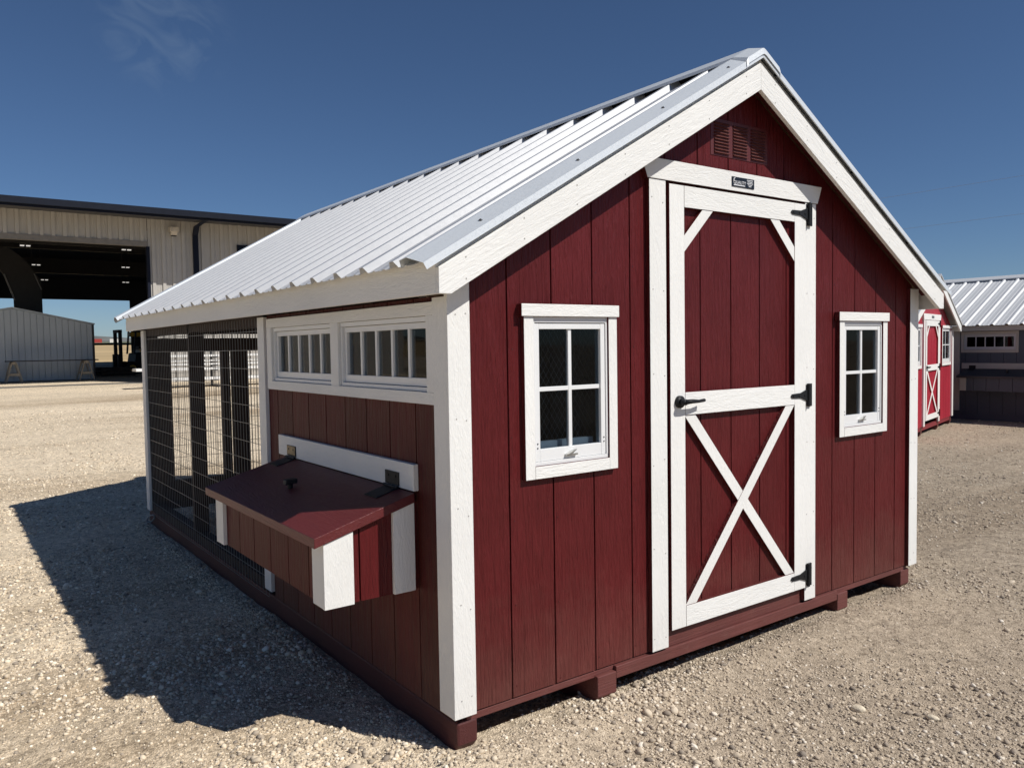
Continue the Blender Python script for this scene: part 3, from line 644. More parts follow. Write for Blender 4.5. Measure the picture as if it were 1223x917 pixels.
# ------------------------------------------------------------------ the red chicken coop
W = 3.074; LEN = 4.75; YD = 1.84; OV = 0.1167; HX = W/2
coop = root('chicken_coop', 'dark red chicken coop with white trim, barn door, egg box and wire run', 'chicken coop', (0, 0, G0), lift=-G0)
eave_in = lambda x: 2.372-SL*abs(x-HX)+0.085
GF = [0.2407+0.2032*k for k in range(-1, 14)]
cuts = [(0.344, 0.712, 0.836, 1.383), (2.349, 2.717, 0.830, 1.377), (1.042, 2.006, -0.2, 1.938)]
fw = backing('front_wall', 0.02, W-0.02, eave_in, 0.0, cuts, 'y', 0.009, 0.024, MRED, coop, extra=(HX,))
planks(fw, 'siding_plank', 0.02, W-0.02, GF, eave_in, 0.0, cuts, 'y', 0.0, 0.013, MRED, extra=(HX,))
# floor frame: skids, rim, threshold
for k, (a, b) in enumerate(((0.0, 0.087), (0.641, 0.742), (2.302, 2.395), (2.957, 3.046))):
    yb = LEN+0.02; f_ = (0.0, -0.016, -0.016, 0.0)[k]; pr = [(f_, -0.024), (f_, -0.106), (f_+0.045, -0.160), (yb-0.03, -0.160), (yb, -0.104), (yb, -0.024)]
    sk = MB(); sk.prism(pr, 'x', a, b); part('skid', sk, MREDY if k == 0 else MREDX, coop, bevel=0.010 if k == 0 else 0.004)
part('rim_board', MB().box(0.045, W-0.05, 0.004, 0.050, -0.032, -0.006), MREDX, coop, bevel=0.002)
part('threshold', MB().box(0.743, 2.301, -0.014, 0.0095, -0.056, -0.007), MREDX, coop, bevel=0.003)
part('door_sill', MB().box(1.042, 2.0, -0.002, 0.035, -0.006, 0.068), MREDX, coop, bevel=0.002)
part('floor', MB().box(0.02, W-0.02, 0.03, YD, -0.0235, -0.004), MDECK, coop)
part('floor_rail', MB().box(0.006, 0.086, YD+0.02, LEN-0.02, -0.0235, 0.035), MDARKW, coop)
part('floor_rail', MB().box(W-0.09, W-0.006, YD+0.02, LEN-0.02, -0.0235, 0.035), MDARKW, coop)
part('floor_rail', MB().box(0.09, W-0.09, LEN-0.10, LEN-0.02, -0.0235, 0.035), MDARKW, coop)
# corner boards
for (x0, x1) in ((-0.020, 0.0705), (W-0.0705, W+0.020)):
    part('corner_trim', MB().box(x0, x1, -0.020, -0.0005, -0.002, 1.56, ms='y') if x0 > 1 else MB().box(x0, x1, -0.020, -0.0005, -0.002, 1.56), [MWZ, MRED], coop, bevel=0.0018)
part('corner_trim', MB().box(-0.0195, -0.0005, -0.0004, 0.0795, -0.001, 1.4475), MWZ, coop, bevel=0.0015)
part('corner_trim', MB().box(W+0.0005, W+0.0195, -0.0004, 0.0795, -0.001, 1.4475), MWZ, coop, bevel=0.0015)
# door, its casing and head
barn_door(coop, 1.050, 1.999, 0.072, 1.931, [1.264, 1.468, 1.672, 1.876], (MRED, MWZ, MWX, MRED))
part('door_casing', MB().box(0.940, 1.036, -0.0235, -0.0006, 0.004, 1.9425, ms='y'), [MWZ, MRED], coop, bevel=0.0018)
part('door_casing', MB().box(2.0015, 2.092, -0.0235, -0.0006, 0.004, 1.9425, ms='y'), [MWZ, MRED], coop, bevel=0.0018)
part('door_jamb', MB().box(1.0362, 1.048, -0.002, 0.045, 0.004, 1.94), MBLK, coop)
part('door_head', MB().prism([(0.928, 1.943), (2.100, 1.943), (2.135, 2.027), (0.893, 2.027)], 'y', -0.0275, -0.0007, 0, 1), [MWX, MRED], coop, bevel=0.0018)
# maker's plate
pl = part('name_plate', MB().box(1.449, 1.604, -0.0305, -0.0274, 1.9615, 2.0045), plain('black plate', (0.010, 0.011, 0.014), rough=0.3), coop, bevel=0.001)
MLET = plain('plate lettering', (0.75, 0.76, 0.78), rough=0.5, var=0.03)
def text_mesh(body, size, x, y, z, parent, name='lettering', mat=None):
    cu = bpy.data.curves.new(name, 'FONT'); cu.body = body; cu.size = size; cu.align_x = 'LEFT'; cu.extrude = 0.0003
    to = bpy.data.objects.new(name, cu); COL.objects.link(to); bpy.context.view_layer.update()
    me = bpy.data.meshes.new_from_object(to.evaluated_get(bpy.context.evaluated_depsgraph_get())); bpy.data.objects.remove(to)
    me.materials.clear(); me.materials.append(mat or MLET)
    o = link(name, me, parent, (x, y, z), rot=(R(90), 0, 0)); return o
text_mesh('QUALITY', 0.0205, 1.4585, -0.0308, 1.9745, pl)
lg = MB()
lg.tube([(1.4585, -0.0308, 1.985), (1.4605, -0.0308, 1.9945), (1.4665, -0.0308, 1.9985), (1.4725, -0.0308, 1.9995)], [0.0028, 0.0022, 0.0016, 0.0006], 6)
part('plate_emblem', lg, MLET, pl)
part('plate_line', MB().box(1.460, 1.538, -0.0309, -0.0303, 1.9672, 1.9712), MLET, pl)
for i, (a, b) in enumerate(((1.551, 1.594), (1.556, 1.590), (1.551, 1.594), (1.558, 1.587), (1.564, 1.582))):
    part('plate_line', MB().box(a, b, -0.0309, -0.0303, 1.9958-i*0.0067, 1.9986-i*0.0067), MLET, pl)
# gable vent with louvres
vf = MB(); vx0, vx1, vz0, vz1 = 1.342, 1.738, 2.090, 2.252
vent = part('gable_vent', vf.prism([(vx0, vz0), (vx1, vz0), (vx1, vz1), (vx0, vz1)], 'y', -0.0025, 0.010), plain('vent red plastic', (0.092, 0.0135, 0.0150), rough=0.5), coop, bevel=0.002)
lv = MB().prism([(-0.0105, -0.001), (-0.003, 0.0060), (-0.003, 0.0040), (-0.0095, -0.0025)], 'x', 0.0, 0.100); lvm = lv.mesh('louvre', MRED)
for cx_ in (vx0+0.022, vx0+0.148, vx0+0.274):
    for i in range(10):
        z = vz0+0.014+i*0.0140
        link('louvre', lvm, vent, (cx_, 0, z))
# front windows
gable_window(coop, 0.285, (MWZ, MWX, MRED, MVIN))
gable_window(coop, 2.290, (MWZ, MWX, MRED, MVIN), zo=-0.005)
# rake boards (apex is mitred) and side fascia
zr = lambda x: 2.3695-SL*abs(x-HX); zt_ = lambda x: 2.4845-SL*abs(x-HX)
e = 0.107
for s in (-1, 1):
    X = lambda d: HX+s*d
    end = HX+e; tip = HX+e-0.046
    for (ya, yb) in ((-OV, -OV+0.020), (LEN+OV-0.02, LEN+OV)):
        part('rake_board', MB().prism([(X(0), zr(HX)), (X(0), zt_(HX)), (X(end), zt_(X(end))), (X(end), 1.4475), (X(tip), 1.4475)], 'y', ya, yb), MWRL if s < 0 else MWRR, coop, bevel=0.0018)
    part('soffit', MB().prism([(X(0), zr(HX)+0.112), (X(0), zr(HX)+0.100), (X(HX+0.088), zr(X(HX+0.088))+0.100), (X(HX+0.088), zr(X(HX+0.088))+0.112)], 'y', -OV+0.0205, 0.0), MRED, coop)
    part('gable_strip', MB().prism([(X(0), zt_(HX)-0.01), (X(0), zt_(HX)+0.034), (X(HX+0.10), zt_(X(HX+0.10))+0.034), (X(HX+0.10), zt_(X(HX+0.10))-0.01)], 'y', -0.097, -0.078), MWRL if s < 0 else MWRR, coop)
    xf = X(end)
    part('fascia', MB().box(min(xf, xf-s*0.019), max(xf, xf-s*0.019), -OV+0.0205, LEN+OV-0.0205, 1.4478, 1.560), MWY, coop, bevel=0.0015)
metal_roof(coop, W, -0.060, 4.985, 0, 2.524, MROOF, MRTRIM)
# left side wall: siding, strip windows in one white frame
GS = [0.244+0.2032*k for k in range(0, 9)]
ltop = lambda y: 1.452
c2 = [(0.128, 0.872, 1.120, 1.388), (0.952, 1.690, 1.120, 1.388)]
lw = backing('left_wall', 0.025, YD-0.05, ltop, -0.024, c2, 'x', 0.009, 0.024, MRED, coop)
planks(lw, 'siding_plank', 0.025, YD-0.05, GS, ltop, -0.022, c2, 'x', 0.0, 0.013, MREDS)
for nm, a, b, c, d in (('window_trim', 0.0802, 1.755, 1.3885, 1.4345), ('window_trim', 0.0802, 1.755, 1.077, 1.1195)):
    part(nm, MB().box(-0.0185, -0.0004, a, b, c, d), MWY, coop, bevel=0.0012)
for a, b in ((0.0802, 0.128), (0.872, 0.952), (1.690, 1.755)):
    part('window_trim', MB().box(-0.0180, -0.0004, a, b, 1.1197, 1.3883), MWZ, coop, bevel=0.0012)
strip_window(coop, 0.130, 0.870, 1.121, 1.387, MVIN); strip_window(coop, 0.954, 1.688, 1.121, 1.387, MVIN)
part('divider_trim', MB().box(-0.020, 0.0, 1.792, 1.892, 0.005, 1.447), MWZ, coop, bevel=0.0015)
part('corner_trim', MB().box(-0.020, 0.0, 4.650, 4.752, -0.018, 1.447), MWZ, coop, bevel=0.0015)
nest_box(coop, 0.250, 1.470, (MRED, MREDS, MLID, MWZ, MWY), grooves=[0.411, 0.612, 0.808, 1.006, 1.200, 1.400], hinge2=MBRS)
# right side wall (sunny side)
rw = backing('right_wall', 0.025, YD, ltop, -0.024, [], 'x', W-0.024, W-0.009, MRED, coop)
planks(rw, 'siding_plank', 0.025, YD, GS, ltop, -0.022, [], 'x', W-0.013, W, MRED)
# the run: posts, rails, welded wire
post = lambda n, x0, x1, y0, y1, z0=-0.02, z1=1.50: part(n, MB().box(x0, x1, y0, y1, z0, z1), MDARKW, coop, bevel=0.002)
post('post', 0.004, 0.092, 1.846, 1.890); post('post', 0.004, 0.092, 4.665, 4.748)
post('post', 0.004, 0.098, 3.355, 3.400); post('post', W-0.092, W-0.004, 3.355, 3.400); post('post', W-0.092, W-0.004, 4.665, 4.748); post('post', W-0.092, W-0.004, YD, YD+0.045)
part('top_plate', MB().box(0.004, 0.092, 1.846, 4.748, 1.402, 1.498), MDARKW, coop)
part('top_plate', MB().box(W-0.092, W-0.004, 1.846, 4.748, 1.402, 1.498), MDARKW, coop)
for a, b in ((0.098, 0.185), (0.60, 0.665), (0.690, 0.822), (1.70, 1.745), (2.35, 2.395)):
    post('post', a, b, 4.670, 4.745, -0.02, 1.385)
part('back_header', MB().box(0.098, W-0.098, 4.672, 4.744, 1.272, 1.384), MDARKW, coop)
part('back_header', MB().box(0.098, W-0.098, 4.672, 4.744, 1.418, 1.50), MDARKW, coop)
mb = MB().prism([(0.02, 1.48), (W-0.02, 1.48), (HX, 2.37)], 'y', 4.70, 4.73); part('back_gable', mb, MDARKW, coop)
part('back_shade_board', MB().box(0.098, W-0.098, 4.678, 4.740, -0.02, 0.205), MDARKW, coop)  # added dark board standing in for the shadowed ground behind the run
part('welded_wire', wire_panel('x', 0.001, 1.880, 4.660, -0.045, 1.447), MWIRE, coop, kind='stuff')
part('welded_wire', wire_panel('x', W-0.001, 1.880, 4.660, -0.045, 1.447), MWIRE, coop, kind='stuff')
part('welded_wire', wire_panel('y', 4.752, 0.05, W-0.05, -0.02, 1.447), MWIRE, coop, kind='stuff')
# wall between house and run
for a in (0.10, 0.62, 1.25, 1.90, 2.50, 2.93): post('stud', a, a+0.04, YD-0.02, YD+0.02, -0.003, 1.9 if 0.6 < a < 2.4 else 1.5)
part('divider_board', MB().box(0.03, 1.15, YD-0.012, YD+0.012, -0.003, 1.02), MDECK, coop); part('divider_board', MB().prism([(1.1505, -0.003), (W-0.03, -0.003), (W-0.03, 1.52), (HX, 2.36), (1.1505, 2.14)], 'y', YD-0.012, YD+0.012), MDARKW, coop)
part('welded_wire', wire_panel('y', YD+0.022, 0.05, 1.15, 1.02, 1.50), MWIRE, coop, kind='stuff')
ring = MB(); rr = []
for i in range(13):
    a = 2*math.pi*i/12; rr.append((-0.035+0.030*math.cos(a)*0.75, 4.555+0.055*math.cos(a)*-0.55-0.02*math.sin(a), -0.062+0.030*math.sin(a)+0.012*math.cos(a)))
part('pull_ring', ring.tube(rr, 0.006, 6), MHEX, coop, smooth=True)
part('roof_tie', MB().box(0.02, W-0.02, 3.35, 3.39, 1.505, 1.55), MDARKW, coop)
# ------------------------------------------------------------------ bright red shed beyond the coop
BR = (0.36, 0.022, 0.040)
MBR = grain('bright red paint', BR, 'z', rough=0.5, var=0.06)
W2 = 3.2; H2 = W2/2; th = R(14.84)
px, py = 12.36-W2*math.cos(th), 4.1-W2*math.sin(th)
rs_ = root('red_shed', 'bright red garden shed with white barn door beyond the dark red coop', 'shed', (px, py, G0), th, lift=-G0)
SLo = SL; SL2 = 0.425
tp2 = lambda x: 1.404+SL2*(H2+0.06-abs(x-H2))+0.02
cut2 = [(W2-2.085, W2-1.14, -0.3, 1.57), (W2-0.865, W2-0.235, 0.90, 1.44), (W2-2.965, W2-2.335, 0.90, 1.44)]
f2w = backing('front_wall', 0.02, W2-0.02, tp2, 0.0, cut2, 'y', 0.009, 0.024, MBR, rs_, extra=(H2,))
planks(f2w, 'siding_plank', 0.02, W2-0.02, [0.1+0.2032*k for k in range(16)], tp2, 0.0, cut2, 'y', 0.0, 0.013, MBR, extra=(H2,))
def side_poly(mb, x0, x1, n=0): return mb
for nm, xx in (('left_wall', (0.0, 0.02)), ('right_wall', (W2-0.02, W2))):
    part(nm, MB().box(xx[0], xx[1], 0.026, 3.6, 0.0, 1.42), MBR, rs_)
part('back_wall', MB().prism([(0.02, 0), (W2-0.02, 0), (W2-0.02, 1.42), (H2, tp2(H2)), (0.02, 1.42)], 'y', 3.58, 3.6), MBR, rs_)
for a, b in ((-0.018, 0.09), (W2-0.09, W2+0.018)): part('corner_trim', MB().box(a, b, -0.020, -0.0005, 0.0, 1.43), MWZ, rs_)
for a, b in ((-0.018, -0.0005), (W2+0.0005, W2+0.018)): part('corner_trim', MB().box(a, b, 0.0, 0.09, 0.001, 1.41), MWZ, rs_)
barn_door(rs_, W2-2.075, W2-1.150, 0.075, 1.560, [W2-1.83, W2-1.61, W2-1.40], (MBR, MWZ, MWX, MBR), s=0.95, zmid=(0.81, 0.90))
part('door_casing', MB().box(W2-2.170, W2-2.080, -0.0235, -0.0006, 0.0, 1.566), MWZ, rs_); part('door_casing', MB().box(W2-1.146, W2-1.056, -0.0235, -0.0006, 0.0, 1.566), MWZ, rs_)
part('door_head', MB().prism([(W2-2.185, 1.5665), (W2-1.04, 1.5665), (W2-1.01, 1.655), (W2-2.215, 1.655)], 'y', -0.0275, -0.0007), MWX, rs_)
sp = part('name_plate', MB().box(W2-1.69, W2-1.53, -0.031, -0.0272, 1.595, 1.630), plain('shed plate', (0.10, 0.10, 0.11), rough=0.4), rs_)
for a in (W2-0.905, W2-3.005): gable_window(rs_, a, (MWZ, MWX, MBR, MVIN), zo=0.068, w=0.72, hex_=False, simple=True)
for s in (-1, 1):
    X = lambda d: H2+s*d
    zb_ = lambda d: 1.404+SL2*(H2+0.06-d)
    part('rake_board', MB().prism([(X(0), zb_(0)), (X(0), zb_(0)+0.115), (X(H2+0.10), zb_(H2+0.10)+0.115), (X(H2+0.10), 1.400), (X(H2+0.05), 1.404)], 'y', -0.12, -0.10), MWX, rs_)
    part('roof_sheet', MB().prism([(X(0), zb_(0)+0.125), (X(0), zb_(0)+0.145), (X(H2+0.14), zb_(H2+0.14)+0.145), (X(H2+0.14), zb_(H2+0.14)+0.125)], 'y', -0.135, 3.70), MROOF, rs_)
    part('fascia', MB().box(min(X(H2+0.10), X(H2+0.085)), max(X(H2+0.10), X(H2+0.085)), -0.099, 3.66, 1.402, 1.49), MWY, rs_)
for a in (0.05, 0.95, 2.1, W2-0.14): part('skid', MB().prism([(0.0, -0.01), (0.0, -0.09), (0.03, -0.15), (3.6, -0.15), (3.6, -0.01)], 'x', a, a+0.09), MREDX, rs_)
part('floor', MB().box(0.03, W2-0.03, 0.03, 3.57, -0.03, -0.001), MREDX, rs_)
part('rim_board', MB().box(0.03, W2-0.03, 0.004, 0.028, -0.06, -0.002), plain('red rim', (0.20, 0.022, 0.03)), rs_)

# ------------------------------------------------------------------ charcoal coop on the right, its long side in shade
CH = (0.056, 0.069, 0.094)
MCH = grain('charcoal paint', CH, 'z', rough=0.55, var=0.10); MCHY = grain('charcoal lid paint', (0.034, 0.036, 0.042), 'y', rough=0.5, var=0.10)
GT = (0.40, 0.375, 0.34); MGT = grain('warm grey trim', GT, 'y', var=0.05); MGTZ = grain('warm grey trim upright', GT, 'z', var=0.05)
L3 = 4.6; LB = 6.4; W3 = 3.07
g3 = root('charcoal_coop', 'charcoal grey coop with ribbed metal roof and tan grey trim', 'chicken coop', (13.30, 4.515-L3, G0), lift=-G0)
c3 = [(L3-1.015, L3-0.185, 1.085, 1.350)]
lw3 = backing('left_wall', 0.02, LB-0.02, lambda y: 1.43, -0.03, c3, 'x', 0.009, 0.024, MCH, g3)
planks(lw3, 'siding_plank', 0.02, LB-0.02, [0.12+0.2032*k for k in range(32)], lambda y: 1.43, -0.03, c3, 'x', 0.0, 0.013, MCH)
for a, b, c, d, mm in ((L3-1.060, L3-0.140, 1.350, 1.400, MGT), (L3-1.060, L3-0.140, 1.035, 1.085, MGT), (L3-1.060, L3-1.015, 1.0855, 1.3495, MGTZ), (L3-0.185, L3-0.140, 1.0855, 1.3495, MGTZ)):
    part('window_trim', MB().box(-0.018, -0.0004, a, b, c, d), mm, g3)
strip_window(g3, L3-1.013, L3-0.187, 1.087, 1.348, plain('grey vinyl', (0.45, 0.45, 0.47), rough=0.4, var=0.02))
for a, b in ((0.0, 0.1), (L3-0.118, L3+0.018)): part('corner_trim', MB().box(-0.020, -0.0004, a, b, 0.015, 1.425), MGTZ, g3)
for xx in ((0.02, 0.04), (W3-0.02, W3)): pass
part('right_wall', MB().box(W3-0.02, W3, 0.02, LB-0.02, -0.03, 1.43), MCH, g3)
for nm, ya in (('front_wall', 0.0), ('back_wall', LB-0.02)): part(nm, MB().prism([(0.025, -0.03), (W3-0.025, -0.03), (W3-0.025, 1.43), (HX, 2.28), (0.025, 1.43)], 'y', ya, ya+0.02), MCH, g3)
nest_box(g3, L3-1.80, L3-0.30, (MCH, MCH, MCHY, MGTZ, MGT), grooves=[L3-0.5-0.2032*k for k in range(7)])
part('fascia', MB().box(-0.107, -0.088, -0.09, LB+0.09, 1.408, 1.490), MGT, g3); part('fascia', MB().box(W3+0.088, W3+0.107, -0.09, LB+0.09, 1.408, 1.490), MGT, g3)
for s in (-1, 1):
    X = lambda d: W3/2+s*d
    for ya in (-0.11, LB+0.09): part('rake_board', MB().prism([(X(0), 2.25), (X(0), 2.365), (X(1.64), 1.49), (X(1.64), 1.408), (X(1.57), 1.408)], 'y', ya, ya+0.02), MGT, g3)
MROOF2 = galv('grey ribbed roof', (0.60, 0.615, 0.63), 0.05, 0.5)
metal_roof(g3, W3, -0.08, LB+0.20, 0, 2.402, MROOF2, MROOF2, rib0=0.012, detail=False, SL=0.535)
for a in (0.01, 1.0, 2.0, W3-0.1): part('skid', MB().prism([(0.0, -0.031), (0.0, -0.09), (0.03, -0.15), (LB, -0.15), (LB, -0.031)], 'x', a, a+0.09), MCH, g3)

# ------------------------------------------------------------------ the metal shop building across the yard
FZ = 0.30; YH = 25.0; OVH = 1.46; ES = 5.36; XJ = 4.29; XL = -5.0
MSID = plain('beige wall sheet', (0.45, 0.43, 0.395), rough=0.5, var=0.06, scale=1.5)
MNAVY = plain('navy trim', (0.007, 0.010, 0.022), rough=0.6, spec=0.15)
MSTEEL = plain('dark red oxide steel', (0.030, 0.028, 0.028), rough=0.6)
MLINER = plain('dark roof liner', (0.05, 0.05, 0.055), rough=0.8)
shop = root('metal_shop', 'large beige metal shop building with wide open door and navy eave', 'building', (7.0, YH, FZ))
def sp_(name, mb, mat, **kw):
    o = part(name, mb, mat, shop, **kw); o.location = (-7.0, -YH, -FZ); return o
PW = 0.9144
def sheet(n, z0, z1, w=PW):
    """one ribbed wall sheet, three ribs, facing -y, origin at its lower left"""
    mb = MB(); pr = []
    for k in range(3):
        c = 0.1524+k*0.3048
        pr += [(c-0.055, 0), (c-0.047, -0.045), (c+0.047, -0.045), (c+0.055, 0)]
        pr += [(c+0.10, 0), (c+0.11, -0.006), (c+0.125, 0), (c+0.17, 0), (c+0.18, -0.006), (c+0.195, 0)] if k < 2 else []
    pr = [(0, 0)]+[p for p in pr if p[0] < w]+[(w, 0)]
    for z in (z0, z1):
        for (x, y) in pr: mb.v.append((x, y, z))
    m_ = len(pr)
    for i in range(m_-1): mb.f.append([i, i+1, m_+i+1, m_+i]); mb.m.append(0)
    return mb.mesh('wall_sheet', MSID)
zroof = lambda y: ES+0.083*(min(y, 2*37-y)-(YH-OVH))
ZT = zroof(YH)+0.03
shm = sheet(0, FZ-0.05, ZT); short = sheet(0, 4.75, ZT)
def ws(me, x): 
    o = link('wall_sheet', me, shop, (x-7.0, -0.004, -FZ)); o.modifiers.new('sheet', 'SOLIDIFY').thickness = 0.002; return o
for k in range(17): ws(short if 7 <= k <= 12 else shm, XJ+0.02+k*PW)
for k in range(9): ws(shm, XL-0.02-(k+1)*PW)
for k in range(10): ws(short, XL-0.0+k*PW+0.15 if k < 10 else 0)
XD0, XD1 = XJ+0.02+7*PW, XJ+0.02+13*PW
sp_('door_trim', MB().box(XD0, XD1, YH-0.06, YH+0.10, 4.60, 4.76), MNAVY); sp_('door_trim', MB().box(XD0-0.05, XD0-0.001, YH-0.06, YH+0.12, FZ, 4.76), MNAVY); sp_('door_trim', MB().box(XD1+0.001, XD1+0.05, YH-0.06, YH+0.12, FZ, 4.76), MNAVY)
XR = XJ+0.02+17*PW; XLL = XL-0.02-9*PW; YB = 49.0
sp_('end_wall', MB().box(XR, XR+0.1, YH+0.01, YB, FZ-0.05, ES), MSID); sp_('end_wall', MB().box(XLL-0.1, XLL, YH+0.01, YB, FZ-0.05, ES), MSID)
sp_('back_wall', MB().box(8.25, XR, YB, YB+0.1, FZ-0.05, zroof(YB)), MLINER); sp_('back_wall', MB().box(XLL, -6.0, YB, YB+0.1, FZ-0.05, zroof(YB)), MLINER); sp_('back_wall', MB().box(-6.0, 8.25, YB+0.001, YB+0.099, 4.30, zroof(YB)), MLINER)
sp_('door_trim', MB().box(XL, XJ, YH-0.06, YH+0.10, 4.60, 4.76), plain('door head trim', (0.20, 0.185, 0.165), rough=0.5)); sp_('door_trim', MB().box(XJ-0.03, XJ+0.06, YH-0.06, YH+0.12, FZ, 4.60), MNAVY); sp_('door_trim', MB().box(XL-0.06, XL+0.03, YH-0.06, YH+0.12, FZ, 4.60), MNAVY)
for sgn in (0, 1):
    ya, yb = (YH-OVH, 37.0) if sgn == 0 else (2*37-(YH-OVH), 37.0)
    sp_('roof', MB().prism([(ya, ES), (ya, ES+0.10), (yb, ES+0.083*(37-(YH-OVH))+0.10), (yb, ES+0.083*(37-(YH-OVH)))], 'x', XLL-0.3, XR+0.3), MLINER)
    mbr = MB(); n = int((XR-XLL+0.6)/0.3048)
    for k in range(n):
        x = XLL-0.3+k*0.3048; mbr.prism([(ya, ES+0.099), (ya, ES+0.135), (yb, ES+0.083*(37-(YH-OVH))+0.135), (yb, ES+0.083*(37-(YH-OVH))+0.099)], 'x', x, x+0.05)
    sp_('roof_ribs', mbr, plain('pale roof sheet', (0.55, 0.54, 0.52), rough=0.5))
sp_('fascia', MB().box(XLL-0.3, XR+0.3, YH-OVH-0.06, YH-OVH-0.002, ES-0.02, ES+0.165), MNAVY)
sp_('gutter', MB().prism([(YH-OVH-0.20, ES+0.22), (YH-OVH-0.17, ES+0.04), (YH-OVH-0.062, ES+0.04), (YH-OVH-0.062, ES+0.055), (YH-OVH-0.16, ES+0.055), (YH-OVH-0.185, ES+0.22)], 'x', XLL-0.3, XR+0.3), plain('gutter steel', (0.012, 0.016, 0.028), rough=0.55, spec=0.2))
ds = MB(); ds.box(5.66, 5.82, YH-0.16, YH-0.035, FZ, 5.05); ds.prism([(YH-0.16, 5.05), (YH-0.035, 5.05), (YH-0.25, 5.30), (YH-0.38, 5.30)], 'x', 5.661, 5.819); ds.prism([(YH-0.38, 5.30), (YH-0.25, 5.30), (YH-OVH-0.02, 5.36), (YH-OVH-0.14, 5.36)], 'x', 5.662, 5.818)
sp_('downspout', ds, MNAVY)
fl = MB(); fl.box(4.93, 5.20, YH-0.28, YH-0.035, 5.10, 5.24); fl.prism([(YH-0.24, 5.10), (YH-0.06, 5.10), (YH-0.08, 4.99), (YH-0.20, 4.99)], 'x', 4.97, 5.16)
flo = sp_('wall_light', fl, plain('beige light housing', (0.55, 0.50, 0.42), rough=0.4)); part('lens', MB().box(4.985, 5.145, YH-0.195, YH-0.085, 4.97, 4.992), MBLK, flo)
wn = sp_('window', MB().box(7.1, 8.4, YH-0.09, YH+0.02, 4.05, 4.82), MNAVY); part('pane', MB().box(7.16, 8.34, YH-0.094, YH-0.089, 4.11, 4.76), MGLASS, wn)
ed = sp_('entry_door', MB().box(8.95, 9.95, YH-0.09, YH+0.02, FZ, 2.45), MNAVY); part('door_leaf', MB().box(9.02, 9.88, YH-0.098, YH-0.089, FZ+0.03, 2.38), plain('navy door', (0.03, 0.04, 0.07), rough=0.4), ed)
col = MB().prism([(1.24, FZ), (2.16, FZ), (2.16, 3.9), (2.08, 4.15), (1.90, 4.45), (1.70, 4.75), (1.45, 5.0), (1.20, 5.2), (0.95, 5.28), (0.70, 5.25), (0.52, 5.1), (0.45, 4.9), (0.55, 4.7), (0.78, 4.5), (0.98, 4.2), (1.12, 3.85), (1.24, 3.5)], 'y', 33.0, 33.25)
sp_('frame_column', col, MSTEEL); sp_('frame_rail', MB().prism(band((0.95, 4.25), (1.25, 3.3), 0.05), 'y', 32.9, 32.98), plain('grey brace', (0.25, 0.25, 0.25))); sp_('frame_rail', MB().prism(band((1.92, 4.3), (2.14, 3.7), 0.03), 'y', 32.9, 32.98), plain('grey brace thin', (0.25, 0.25, 0.25)))
for yy in (31.0, 37.0, 43.0):
    sp_('roof_beam', MB().box(XLL, XR, yy, yy+0.25, zroof(yy)-0.75, zroof(yy)-0.02), MSTEEL)
fl_ = MB(); fl_.box(XLL, XR, YH+0.02, YB-0.02, FZ-0.25, FZ)
tag(part('shop_floor', fl_, plain('dusty concrete', (0.15, 0.14, 0.125), rough=0.8, var=0.2, scale=0.8), None), None, None, kind='structure')
MLAMP, t_, b_ = newmat('lit lamp'); b_.inputs['Emission Color'].default_value = (1, 0.96, 0.9, 1); b_.inputs['Emission Strength'].default_value = 0.6
def hilamp(x, y, w):
    o = root('ceiling_light', 'lit high-bay lamp hanging '+w, 'lamp', (x, y, 5.0), group='high-bay lamps in the shop')
    hb = MB(); hb.box(-0.17, 0.17, -0.08, 0.08, 0.0, 0.06); hb.tube([(-0.15, 0, 0.06), (-0.15, 0, zroof(y)-5.0)], 0.01, 4); hb.tube([(0.15, 0, 0.06), (0.15, 0, zroof(y)-5.0)], 0.01, 4)
    part('housing', hb, MSTEEL, o)
    for a, b in ((-0.15, -0.03), (0.03, 0.15)): part('tube', MB().box(a, b, -0.06, 0.06, -0.03, 0.001), MLAMP, o)
for x, y, w in ((1.395, 29.8, 'above the ribbed metal shed just inside the shop door'), (2.345, 36.5, 'midway along the row over the steel column'), (3.431, 44.2, 'at the far end of the row over the steel column'), (4.52, 29.45, 'at the door end of the row over the forklift'), (5.684, 36.0, 'midway along the row over the forklift'), (7.18, 44.2, 'at the far end of the row over the forklift')): hilamp(x, y, w)

# grey sheet-metal shed standing in the shop door
MGS = plain('blue grey sheet', (0.44, 0.48, 0.50), rough=0.5, var=0.06, scale=1.2)
ms = root('metal_shed', 'blue grey ribbed sheet-metal shed standing inside the shop doorway', 'shed', (1.7, 28.9, FZ))
YS = 28.9; k_ = YS/27.2
prf = [(0.42, FZ+0.06), (3.26, FZ+0.06), (3.26, 2.26), (0.86, 2.78), (0.42, 2.70)]
def msp(name, mb, mat, parent=None, **kw):
    o = part(name, mb, mat, parent or ms, **kw)
    if parent is None: o.location = (-1.7, -YS, -FZ)
    return o
msp('shell', MB().prism(prf, 'y', YS+0.02, YS+2.4), MGS)
ztp = lambda x: 2.78-(x-0.86)*0.2167 if x > 0.86 else 2.70+(x-0.42)*0.1818
n = 15; wk = (3.24-0.44)/n
for i in range(n):
    a = 0.44+i*wk; b = a+wk-0.022
    msp('sheet_rib', MB().prism([(a, FZ+0.07), (b, FZ+0.07), (b, ztp(b)-0.01), (a, ztp(a)-0.01)] if not (a < 0.86 < b) else [(a, FZ+0.07), (b, FZ+0.07), (b, ztp(b)-0.01), (0.86, 2.77), (a, ztp(a)-0.01)], 'y', YS-0.012, YS+0.03), MGS)
